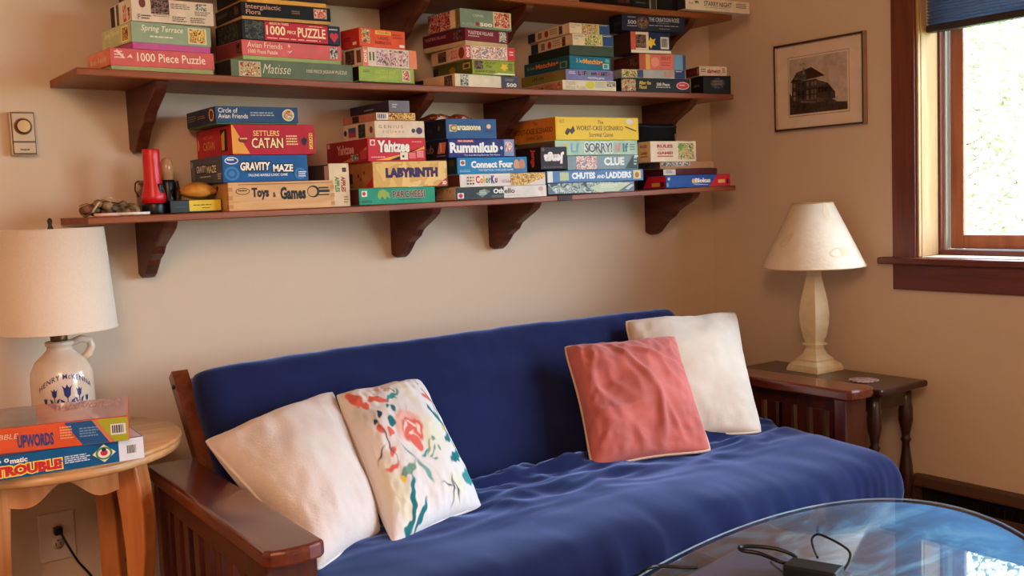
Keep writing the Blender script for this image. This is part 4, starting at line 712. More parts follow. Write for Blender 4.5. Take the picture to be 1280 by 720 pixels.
# brown glass jar behind
jx = X(195, 240, -.07)
jr = root('storage_jar', (jx, -.068, zs), 'brown wire clasp glass jar standing behind the flashlight against the wall', 'jar')
GLB = mat('brown_glass', (122, 84, 62), .15, .5)
MB().lathe([(.048, 0), (.053, .005), (.054, .055), (.049, .068), (.040, .075), (.043, .083)], 24).obj('body', GLB, jr, local=True)
MB().lathe([(.044, .084), (.047, .088), (.045, .096), (.01, .10)], 24).obj('lid', mat('jar_lid', (96, 66, 50), .3, .4), jr, local=True)
for k in (.0, PI): MB().tube([(.053*math.cos(k), -.012, .05), (.060*math.cos(k), -.006, .07), (.056*math.cos(k), 0, .090), (.045*math.cos(k), .006, .097)], .0022, 6).obj('wire_clasp', mat('dark_wire', (70, 52, 44), .4, .5, metal=.6), jr, local=True)
# garland of dried pods
gx0, gx1 = X(101, 258, -.20), X(172, 258, -.20)
gr = root('dried_garland', (gx0, -.20, zs), 'bundle of dried brown pods tied with raffia, left end of the lowest shelf', 'garland')
PODM = [mat('pod_%d' % k, c, .8, .2, var=.35, vscale=60) for k, c in enumerate(((124, 100, 74), (150, 120, 84), (98, 88, 64), (136, 94, 74)))]
rg = random.Random(11)
L_ = gx1-gx0
for k in range(46):
    u = rg.random(); cx = u*L_; hgt = .010+.026*math.sin(PI*min(1, .15+u*.8))*rg.random()
    a, b = rg.uniform(-.6, .6), rg.uniform(-1, 1); rr = rg.uniform(.0075, .0125); ll = rg.uniform(1.1, 1.9)
    Mx = Matrix.Translation((min(L_-.01, max(.012, cx)), rg.uniform(-.025, .03), max(rr*1.02, hgt))) @ Matrix.Rotation(b, 4, 'Z') @ Matrix.Rotation(PI/2+a*.3, 4, 'Y')
    n_ = 6
    MB().lathe([(rr*math.sin(PI*i/n_)*(1+.12*(i % 2)), -rr*ll*math.cos(PI*i/n_)) for i in range(1, n_)], 8, M=Mx).obj('pod', PODM[k % 4], gr, local=True)
st = MB()
for k in range(26):
    u = rg.random(); y = rg.uniform(-.03, .03); z = rg.uniform(.012, .034)
    a = Vector((u*L_*.8, y, z)); st.tube([a, a+Vector((.02, rg.uniform(-.01, .01), rg.uniform(-.004, .008))), a+Vector((.042, rg.uniform(-.02, .02), rg.uniform(-.006, .008)))], .0011, 5)
st.obj('sprig', mat('sprig', (112, 96, 66), .9, .1), gr, local=True)['kind'] = 'stuff'
MB().tube([(.02, -.033, .012), (.035, -.03, .032), (.05, -.01, .042), (.052, .02, .03)], .003, 6).obj('raffia_tie', mat('raffia', (196, 170, 120), .85, .1), gr, local=True)
MB().tube([(.05, -.012, .042), (.062, -.02, .05), (.075, -.025, .047)], .0028, 6).obj('raffia_tie', mat('raffia', (196, 170, 120), .85, .1), gr, local=True)
# chalk stick / pen
px0, px1 = P(117.5, 266, 1, -.288), P(187, 263, 1, -.288)
pn = root('pen', (px0.x, -.288, zs), 'slim white and pink pen lying along the front edge of the lowest shelf', 'pen')
Lp = px1.x-px0.x; rp = .0042
MB().tube([(0, 0, rp+.0004), (Lp*.45, 0, rp+.0004)], rp, 10).obj('cap', mat('pen_pink', (232, 178, 160), .4, .4), pn, local=True)
MB().tube([(Lp*.45, 0, rp+.0004), (Lp, 0, rp+.0004)], rp*.94, 10).obj('barrel', mat('pen_white', (232, 222, 212), .4, .4), pn, local=True)
# black box with yellow label
bx0, bx1 = P(213, 260, 1, -.245), P(281, 258, 1, -.245); zt = P(250, 249.5, 1, -.245)[2]
kb = root('card_case', (bx0.x, -.245, zs), 'flat black case with a bright yellow label under the leather pouch', 'case')
wd = bx1.x-bx0.x-.008
MB().bev(0, wd, 0, .11, 0, zt-zs, r=.002).obj('body', BLACK, kb, local=True)
fF = Face((0, 0, 0), (1, 0, 0), (0, 0, 1), wd, zt-zs)
put_rect(fF, kb, (.36, .12, .98, .96), flat((236, 206, 60)), 'label_panel'); put_lines(fF, kb, (.44, .48, .9, .62), 1, (80, 60, 30)); put_lines(fF, kb, (.6, .28, .76, .38), 1, (80, 60, 30)); put_rect(fF, kb, (.1, .45, .3, .5), flat((90, 86, 80)), 'printed_line')
# leather pouch
qx0, qx1 = X(224.5, 240, -.20), X(272, 240, -.20); zq = zt+.0006
lp = root('leather_pouch', (qx0, -.20, zq), 'rounded tan leather drawstring pouch resting on the flat black case', 'pouch')
LE = mat('tan_leather', (214, 150, 62), .6, .3, var=.18, vscale=30, bump=.15, bscale=60)
wq = qx1-qx0; hq = P(247, 226.5, 1, -.20)[2]-zq
def lf(u, v):
    a = 2*PI*v; t = u
    rad = (math.sin(PI*min(1, t*.97+.02))**.62)*(1-.15*t)
    z = hq*(.42+.58*rad*math.sin(a)) if math.sin(a) > 0 else hq*(.42+.42*rad*math.sin(a))
    return Vector((wq*.97*t, .045*rad*math.cos(a), z+.002*math.sin(9*a+t*6)*rad))
MB().grid(22, 20, lf, flip=True).obj('body', LE, lp, local=True)
kn = MB()
for k in range(5): kn.tube([(wq*.93, .002*k-.004, hq*.42), (wq*(1.0+.012*k), -.012+.006*k, hq*(.62-.09*k))], [.003, .0065], 7)
kn.obj('gathered_neck', mat('dark_leather', (60, 38, 28), .7, .2), lp, local=True)
MB().tube([(wq*.95, -.006, hq*.42), (wq*1.02, -.02, hq*.3), (wq*1.03, -.03, hq*.02)], .0016, 6).obj('drawstring', mat('cord_tan', (190, 150, 110), .8, .1), lp, local=True)

# ------------------------------------------------------------------ thermostat, outlet, picture
t0 = P(11, 139.3, 1, -.03); t1 = P(47.5, 194, 1, -.03)
wd = t1.x-t0.x; hh = t0.z-t1.z
th = root('thermostat', (t0.x, -.001, t1.z), 'small rectangular gold thermostat with a round dial on the left of the back wall', 'thermostat')
GOLD = mat('thermostat_gold', (198, 172, 142), .35, .5, metal=.35); GOLDD = mat('thermostat_brown', (84, 52, 38), .5, .4)
MB().bev(0, wd, -.028, 0, 0, hh, r=.003).obj('back_case', GOLD, th, local=True)
MB().bev(.003, wd-.002, -.0295, -.027, .003, hh-.002, r=.001).obj('dark_border', GOLDD, th, local=True)
MB().bev(.0055, wd-.0045, -.031, -.028, hh*.32, hh-.0045, r=.001).obj('face_plate', GOLD, th, local=True)
MB().bev(.0055, wd-.0045, -.031, -.028, .0055, hh*.295, r=.001).obj('lower_plate', GOLD, th, local=True)
Mr = Matrix.Translation((wd*.5, -.030, hh*.66)) @ Matrix.Rotation(PI/2, 4, 'X')
MB().lathe([(wd*.36, 0), (wd*.36, .0015)], 36, M=Mr).obj('dial_scale', mat('dial_brown', (150, 112, 84), .5, .3), th, local=True)
MB().lathe([(wd*.30, .0015), (wd*.30, .008), (wd*.27, .010)], 36, M=Mr).obj('dial_ring', GOLDD, th, local=True)
MB().lathe([(wd*.255, .008), (wd*.25, .013), (wd*.05, .0132)], 36, M=Mr).flat().obj('dial', mat('dial_gold', (214, 178, 132), .3, .5, metal=.6), th, local=True)
fF = Face((0, -.031, 0), (1, 0, 0), (0, 0, 1), wd, hh)
put_text(fF, th, 'Honeywell', (.33, .10, .68, .155), (60, 36, 30), bold=.04)

oa = P(46.7, 648, 1, -.006); ob_ = P(98, 695, 1, -.006); oc = P(92, 636, 1, -.006)
wd = oc.x-oa.x; hh = oc.z-ob_.z; 
ol_ = root('wall_outlet', (oa.x, -.0008, oc.z-hh), 'white double wall outlet with a black plug, under the pine side table', 'outlet')
WP = mat('outlet_white', (226, 206, 194), .4, .4); WPD = mat('outlet_face', (206, 186, 168), .45, .4)
MB().bev(0, wd, -.006, 0, 0, hh, r=.004, seg=3).obj('cover_plate', WP, ol_, local=True)
for k, zz in enumerate((.645, .355)):
    rc = MB().lathe([(.0165, 0), (.0165, .0025)], 24, M=Matrix.Translation((wd/2, -.0055, hh*zz)) @ Matrix.Rotation(PI/2, 4, 'X')).obj('receptacle', WPD, ol_, local=True)
    for dx in (-.006, .006): MB().box(wd/2+dx-.0012, wd/2+dx+.0012, -.0084, -.007, hh*zz-.006, hh*zz+.003).obj('slot', BLACK, rc, local=True)
    MB().lathe([(.0022, 0), (.0022, .001)], 10, M=Matrix.Translation((wd/2, -.0078, hh*zz+.009)) @ Matrix.Rotation(PI/2, 4, 'X')).obj('slot', BLACK, rc, local=True)
OC = Vector((oa.x+wd/2, 0, oc.z-hh+hh*.645))
OUT_C = OC

# framed print on the right wall
TLp = P(968, 59.5, 0, XR-.014); TRp = P(1081, 36.5, 0, XR-.014); BLp = P(972, 165.5, 0, XR-.014)
yA, yB = TLp.y, TRp.y; zT, zB = (TLp.z+TRp.z)/2, BLp.z
pf_ = root('framed_print', (XR-.0008, yA, zB), 'framed etching of a large gabled house on the right wall', 'picture')
wd = yA-yB; hh = zT-zB
# local frame: u = -y, v = z, normal -x
FRS = mat('frame_silver', (176, 150, 128), .35, .5, metal=.7); FRK = mat('frame_dark', (44, 30, 26), .35, .4)
def lbox(name, m, u0, u1, v0, v1, d0, d1, r_=.001): return MB().bev(-d1, -d0, -u1, -u0, v0, v1, r=r_).obj(name, m, pf_, local=True)
fw = .010
lbox('frame_rail', FRS, 0, wd, hh-fw, hh, 0, .022); lbox('frame_rail', FRS, 0, wd, 0, fw, 0, .022)
lbox('frame_stile', FRS, 0, fw, fw, hh-fw, 0, .022); lbox('frame_stile', FRS, wd-fw, wd, fw, hh-fw, 0, .022)
for (a0, a1, b0, b1) in ((.004, wd-.004, hh-.008, hh-.003), (.004, wd-.004, .003, .008), (.003, .007, .008, hh-.008), (wd-.007, wd-.003, .008, hh-.008)):
    lbox('dark_edge', FRK, a0, a1, b0, b1, .021, .0232, .0004)
lbox('mat_board', mat('mat_board', (244, 220, 196), .8, .15), fw, wd-fw, fw, hh-fw, .004, .010)
fp = Face((-.0102, 0, 0), (0, -1, 0), (0, 0, 1), wd, hh)
put_rect(fp, pf_, (.15, .16, .83, .84), flat((120, 92, 74)), 'mat_line'); put_rect(fp, pf_, (.154, .165, .826, .835), flat((242, 218, 194)), 'inner_mat')
put_rect(fp, pf_, (.165, .185, .81, .815), mat('etching_sky', (204, 184, 164), .8, .15, var=.12, vscale=30), 'etching')
ETD = pic('etching_ground', [(38, 30, 26), (60, 48, 40), (80, 66, 54), (46, 36, 30)], 70)
put_poly(fp, pf_, [(.165, .185), (.81, .185), (.81, .27), (.70, .28), (.62, .34), (.46, .30), (.30, .32), (.19, .40), (.165, .44)], ETD, 'etched_ground')
W_ = flat((66, 52, 44)); R_ = flat((48, 38, 34)); WN = flat((30, 24, 22)); LT = flat((130, 108, 90))
put_poly(fp, pf_, [(.19, .34), (.48, .30), (.48, .56), (.20, .56)], W_, 'etched_wall')
put_poly(fp, pf_, [(.48, .29), (.60, .33), (.60, .50), (.48, .55)], flat((84, 68, 56)), 'etched_wall')
put_poly(fp, pf_, [(.60, .32), (.68, .32), (.68, .40), (.60, .42)], W_, 'etched_wall')
put_poly(fp, pf_, [(.18, .55), (.25, .66), (.42, .70), (.57, .585), (.48, .575)], R_, 'etched_roof')
put_poly(fp, pf_, [(.48, .46), (.60, .50), (.68, .39), (.60, .40)], R_, 'etched_roof')
put_rect(fp, pf_, (.325, .63, .345, .70), LT, 'etched_chimney')
for vv in (.49, .40, .34):
    for uu in (.215, .265, .315, .365, .42, .455): put_rect(fp, pf_, (uu, vv, uu+.022, vv+.045), WN if (uu*100) % 3 > 1 else LT, 'etched_window')
for uu in (.50, .535, .57): put_rect(fp, pf_, (uu, .40, uu+.018, .45), WN, 'etched_window')
put_rect(fp, pf_, (.295, .735, .31, .745), WN, 'etched_bird'); put_rect(fp, pf_, (.33, .745, .35, .755), WN, 'etched_bird')
PG = MB().box(-.0155, -.0145, -(wd-fw), -fw, fw, hh-fw).obj('glazing', GLASS, pf_, local=True)

# ------------------------------------------------------------------ futon frame
ZA = .588
fu = root('futon_sofa', (1.83, -.7, 0), 'mahogany wooden futon frame with slatted arms against the back wall', 'futon')
def arm(cx, yb, yf, wd, yaw, side):
    M_ = Matrix.Translation((cx, yf, 0)) @ Matrix.Rotation(yaw, 4, 'Z')
    L = yb-yf
    # top board: bullnose, clipped front corners
    ol = [(-wd/2, L), (-wd/2, .018), (-wd/2+.012, .004), (-wd*.2, -.004), (wd*.2, -.004), (wd/2-.012, .004), (wd/2, .018), (wd/2, L)]
    q = bmesh.new()
    vs = [q.verts.new(M_ @ Vector((x, y, ZA-.034))) for x, y in ol]; f = q.faces.new(vs)
    ex = bmesh.ops.extrude_face_region(q, geom=[f]); 
    for v in ex['geom']:
        if isinstance(v, bmesh.types.BMVert): v.co.z += .034
    bmesh.ops.recalc_face_normals(q, faces=q.faces[:])
    ed = [e for e in q.edges if abs(e.verts[0].co.z-e.verts[1].co.z) < 1e-5 and e.verts[0].co.z > ZA-.001]
    bmesh.ops.bevel(q, geom=ed, offset=.011, segments=4, profile=.6, affect='EDGES')
    ed = [e for e in q.edges if abs(e.verts[0].co.z-e.verts[1].co.z) < 1e-5 and e.verts[0].co.z < ZA-.033]
    bmesh.ops.bevel(q, geom=ed, offset=.006, segments=2, profile=.5, affect='EDGES')
    q.verts.index_update(); mb_ = MB().add([v.co.copy() for v in q.verts], [[v.index for v in f.verts] for f in q.faces], False); q.free()
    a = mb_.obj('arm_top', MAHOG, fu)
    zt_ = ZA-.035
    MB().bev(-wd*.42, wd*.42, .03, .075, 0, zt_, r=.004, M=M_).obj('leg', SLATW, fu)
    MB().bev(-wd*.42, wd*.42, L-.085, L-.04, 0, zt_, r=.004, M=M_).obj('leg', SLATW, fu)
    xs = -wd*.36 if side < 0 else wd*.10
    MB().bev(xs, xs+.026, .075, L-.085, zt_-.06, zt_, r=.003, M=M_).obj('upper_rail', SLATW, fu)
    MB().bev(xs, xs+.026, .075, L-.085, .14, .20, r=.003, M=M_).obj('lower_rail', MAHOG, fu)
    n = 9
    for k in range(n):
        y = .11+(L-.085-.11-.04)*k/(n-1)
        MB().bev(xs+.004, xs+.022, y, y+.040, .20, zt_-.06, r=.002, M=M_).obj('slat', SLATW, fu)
arm(.800, -.345, -1.240, .128, math.radians(-2.4), -1)
arm(2.858, -.300, -1.068, .134, math.radians(0), 1)
# back frame: two posts, rails, slats (reclined)
def bpost(x0, x1):
    q = MB(); tp_, bt_ = Vector((0, -.165, .79)), Vector((0, -.545, .30))
    d = (tp_-bt_).normalized(); n_ = Vector((0, -d.z, d.y)); t = .018
    c = [bt_-n_*t, bt_+n_*t, tp_+n_*t, tp_-n_*t]
    q.add([Vector((x0, p.y, p.z)) for p in c]+[Vector((x1, p.y, p.z)) for p in c], [(3, 2, 1, 0), (4, 5, 6, 7), (0, 1, 5, 4), (1, 2, 6, 5), (2, 3, 7, 6), (3, 0, 4, 7)])
    return recalc(q.obj('back_post', MAHOG, fu))
# left post measured on the photograph
tl = P(214, 469, 1, -.235); bp = bpost(tl.x, tl.x+.045)
for v in bp.data.vertices: v.co.z += (tl.z-.79); v.co.y += -.06
bpr = bpost(2.735, 2.780)
for v in bpr.data.vertices: v.co.z += (tl.z-.79)-.01; v.co.y += -.06
MB().lathe([(.006, 0), (.006, .003)], 14, M=Matrix.Translation((tl.x-.0005, -.248, tl.z-.032)) @ Matrix.Rotation(-PI/2, 4, 'Y')).obj('bolt_hole', BLACK, bp)
MB().bev(tl.x+.045, 2.735, -.235, -.200, tl.z-.075, tl.z-.020, r=.004).obj('back_rail', MAHOG, fu)
MB().bev(tl.x+.045, 2.735, -.60, -.565, .22, .29, r=.004).obj('back_rail', MAHOG, fu)
for k in range(10):
    x = 1.06+k*.175; q = MB(); a = Vector((0, -.225, tl.z-.07)); b = Vector((0, -.58, .28))
    q.add([Vector((x+dx, p.y+dy, p.z)) for p in (a, b) for dx, dy in ((0, 0), (.05, 0), (.05, .016), (0, .016))], [(0, 1, 2, 3), (7, 6, 5, 4), (0, 4, 5, 1), (1, 5, 6, 2), (2, 6, 7, 3), (3, 7, 4, 0)])
    recalc(q.obj('back_slat', MAHOG, fu))
MB().bev(.86, 2.80, -1.16, -1.125, .10, .19, r=.004).obj('front_rail', MAHOG, fu)
for k in range(14): MB().bev(.95+k*.128, 1.02+k*.128, -1.12, -.55, .175, .19, r=.002).obj('seat_slat', MAHOG, fu)

# ------------------------------------------------------------------ futon mattress
NAVY = mat('navy_cotton', (25, 33, 76), .8, .1, var=.10, vscale=5, bump=.12, bscale=700, sheen=.8)
NAVY.node_tree.nodes['Principled BSDF'].inputs['Sheen Tint'].default_value = (.36, .50, 1, 1); NAVY.node_tree.nodes['Principled BSDF'].inputs['Sheen Roughness'].default_value = .4
mt = root('futon_mattress', (1.83, -.7, .19), 'navy blue futon mattress folded into seat and back on the wooden frame', 'mattress')
def sgnpow(x, p): return math.copysign(abs(x)**p, x)
def slab(name, org, ax, ay, az, hx, hy, hz, nx, ny, px_=10, py_=8, pz=2.4, disp=None, smat=NAVY):
    """rounded slab: x along ax, y along ay, thickness along az"""
    m = MB()
    def mk(sg):
        def fn(u, v):
            s, t = math.sin(PI*(u-.5)), math.sin(PI*(v-.5))
            s = .55*s+.45*(2*u-1); t = .55*t+.45*(2*v-1)
            k = max(0, (1-abs(s)**px_))*max(0, (1-abs(t)**py_))
            h = k**(1/pz)
            # round the plan corners
            rr = 1-.022*(abs(s)*abs(t))**6
            p = org + ax*(hx*s*rr) + ay*(hy*t*rr) + az*(hz*h*sg)
            if disp: p = disp(p, s, t, sg, h)
            return p
        return fn
    m.grid(nx, ny, mk(1), flip=False); m.grid(nx, ny, mk(-1), flip=True)
    o_ = m.obj(name, smat, mt)
    bm = bmesh.new(); bm.from_mesh(o_.data); bmesh.ops.remove_doubles(bm, verts=bm.verts[:], dist=.0002); bmesh.ops.recalc_face_normals(bm, faces=bm.faces[:]); bm.to_mesh(o_.data); bm.free()
    return o_
MX0, MX1 = .876, 2.782
mcx, mhx = (MX0+MX1)/2, (MX1-MX0)/2
bt, tpp = Vector((0, -.66, .40)), Vector((0, -.305, .845))
dU = (tpp-bt).normalized(); nF = Vector((0, -dU.z, dU.y))     # front-facing normal (-y, +z)
THK = .085
def nz(p, sx, sy, sz, seed=0): return noise.noise(Vector((p.x*sx+seed, p.y*sy+seed*2, p.z*sz)))
def dback(p, s, t, sg, h):
    a = nz(p, 3, 5, 5)*.010+nz(p, 9, 16, 16, 4)*.004+nz(p, 26, 5, 5, 9)*.0016
    top = max(0, t-.55)/.45
    p = p+nF*(a*h*sg) + dU*(top*(nz(p, 3.2, 1, 1, 3)*.012+nz(p, 11, 1, 1, 8)*.004))
    return p
orgB = (bt+tpp)/2 - nF*THK; orgB.x = mcx
orgB.x = mcx+.026
slab('back_section', orgB, Vector((1, 0, 0)), dU, nF, mhx-.026, (tpp-bt).length/2, THK, 150, 50, px_=26, py_=12, pz=2.6, disp=dback)
SY0, SY1, SZ = -.60, -1.285, .435
def dseat(p, s, t, sg, h):
    # t: -1 at the front, +1 at the back junction
    q = p.copy()
    if sg > 0:
        back = max(0, t); fold = math.exp(-((t-.62)/.20)**2)
        rid = abs(nz(p, 5, 14, 1, 2)); rid2 = abs(nz(p, 9, 26, 1, 7))
        q.z += h*(nz(p, 2.2, 4, 1)*.014 + fold*(.034*(1-2.6*rid)+.018*(1-2.4*rid2)) + nz(p, 12, 8, 1, 5)*.003)
        q.z += h*(.012*(1-s*s))
        w2 = math.exp(-((t-.25)/.35)**2); q.z += h*w2*(.016*(1-2.4*abs(nz(p+Vector((p.y*.5, 0, 0)), 3.2, 11, 1, 31)))+.008*(1-2.4*abs(nz(p, 7, 20, 1, 37))))
        fr = max(0, -t-.35)/.65
        q.z += h*fr*(nz(p, 22, 5, 1, 11)*.004+nz(p, 9, 3, 1, 13)*.008)
    q.y -= .018*(1-abs(t))*0
    # front face folds
    if t < -.7:
        q.y += (nz(p, 13, 1, 3, 21)*.008+nz(p, 37, 1, 4, 22)*.002)*min(1, (-t-.7)/.2)
    return q
slab('seat_section', Vector((mcx, (SY0+SY1)/2, (SZ+.195)/2)), Vector((1, 0, 0)), Vector((0, 1, 0)), Vector((0, 0, 1)), mhx, (SY0-SY1)/2, (SZ-.195)/2, 200, 90, px_=44, py_=9, pz=2.7, disp=dseat)
# zipper string at the right front corner
zc = P(1122, 578, 1, -1.20); zd = P(1122, 612, 1, -1.20)
MB().tube([P(1110, 574, 1, -1.225), P(1121, 588, 1, -1.225), P(1122, 598, 1, -1.225), P(1119, 611, 1, -1.225)], .0014, 6).obj('zipper_edge', mat('zip_grey', (150, 150, 150), .4, .4), mt)
MB().tube([zd+Vector((0, -.012, 0)), zd+Vector((.002, -.012, -.012))], [.003, .004], 8).obj('zipper_pull', mat('zip_metal', (170, 160, 150), .3, .5, metal=.8), mt)

# ------------------------------------------------------------------ cushions
nB = nF; cB = nB.dot(tpp)
def PB(px, py, off):
    d = ray(px, py); t = (cB+off-nB.dot(CAM))/nB.dot(d); return CAM+d*t
def cushion(label, tl, tr, br, bl, th, m, pm, seed, wr=.006, pinch=.05, name='throw_cushion', rim_r=.0045, crease=(), N=44):
    c = (tl+tr+br+bl)/4; tl, tr, br, bl = [c+(q_-c)*1.045 for q_ in (tl, tr, br, bl)]
    r = root(name, c, label, 'cushion', 'throw cushions on the futon')
    n_ = (tr-tl+br-bl).cross(tl-bl+tr-br).normalized()
    if n_.dot(CAM-c) < 0: n_ = -n_
    def base(s, t):
        s2 = s*(1-pinch*(1-t*t)*abs(s)**3); t2 = t*(1-pinch*(1-s*s)*abs(t)**3)
        u, v = (s2+1)/2, (t2+1)/2
        k_ = 1-.055*(abs(s)*abs(t))**5; u, v = .5+(u-.5)*k_, .5+(v-.5)*k_
        return (bl*(1-u)+br*u)*(1-v)+(tl*(1-u)+tr*u)*v
    def mk(sg):
        def fn(u, v):
            s, t = math.sin(PI*(u-.5)), math.sin(PI*(v-.5))
            s = .6*s+.4*(2*u-1); t = .6*t+.4*(2*v-1)
            k = max(0, 1-abs(s)**2.3)*max(0, 1-abs(t)**2.3)
            h = k**.5
            p = base(s, t)
            w_ = noise.noise(Vector((s*1.6+seed, t*1.6, seed)))*wr*2.2+abs(noise.noise(Vector((s*3+seed, t*2.2+s, seed*3))))*-wr*1.4+noise.noise(Vector((s*7, t*7, seed)))*wr*.25
            edge = (1-h)*h*4
            w_ += edge*noise.noise(Vector((s*9, t*9, seed+5)))*wr*.7
            for (ax_, ay_, bx_, by_, am, wi) in crease:
                dx, dy = bx_-ax_, by_-ay_; L2 = dx*dx+dy*dy; q = max(0, min(1, ((s-ax_)*dx+(t-ay_)*dy)/L2))
                dd = math.hypot(s-ax_-q*dx, t-ay_-q*dy); w_ += am*math.exp(-(dd/wi)**2)*math.sin(PI*min(1, q*.9+.05))
            return p+n_*(sg*th*h+(w_*min(1, h*2) if sg > 0 else 0))
        return fn
    g = MB().grid(N, N, mk(1)); g.grid(N, N, mk(-1), flip=True)
    o_ = g.obj('cover', m, r)
    me = o_.data
    uv = me.uv_layers.new(name='uv')
    nside = (N+1)*(N+1)
    for lp_ in me.loops:
        i = lp_.vertex_index % nside; uv.data[lp_.index].uv = ((i % (N+1))/N, (i//(N+1))/N)
    if m is FLO:
        arr = np.array([((i % nside) % (N+1)/N, ((i % nside)//(N+1))/N) for i in range(len(me.vertices))]); arr = .5+.5*(.6*np.sin(np.pi*(arr-.5))+.4*(2*arr-1))
        ca = me.color_attributes.new('print', 'FLOAT_COLOR', 'POINT'); ca.data.foreach_set('color', floral_colours(arr).astype('f').ravel())
    bm = bmesh.new(); bm.from_mesh(me); bmesh.ops.remove_doubles(bm, verts=bm.verts[:], dist=.0002); bmesh.ops.recalc_face_normals(bm, faces=bm.faces[:]); bm.to_mesh(me); bm.free()
    path = []
    for k in range(30): path.append(base(-1+2*k/30, -1))
    for k in range(30): path.append(base(1, -1+2*k/30))
    for k in range(30): path.append(base(1-2*k/30, 1))
    for k in range(30): path.append(base(-1, 1-2*k/30))
    MB().tube(path, rim_r, 7, closed=True).obj('piping', pm, r)
    return r
def cloth(name, c, bump=.25, bs=400, var=.04): return mat(name, c, .85, .12, var=var, vscale=10, bump=bump, bscale=bs, sheen=.2)
WHT = cloth('white_fleece', (232, 218, 208), .35, 160); CRM = cloth('cream_cotton', (226, 210, 190)); COR = cloth('coral_linen', (208, 112, 102), .25, 260, .10)
WHP = cloth('white_piping', (236, 226, 218)); BEI = cloth('beige_piping', (222, 190, 158))
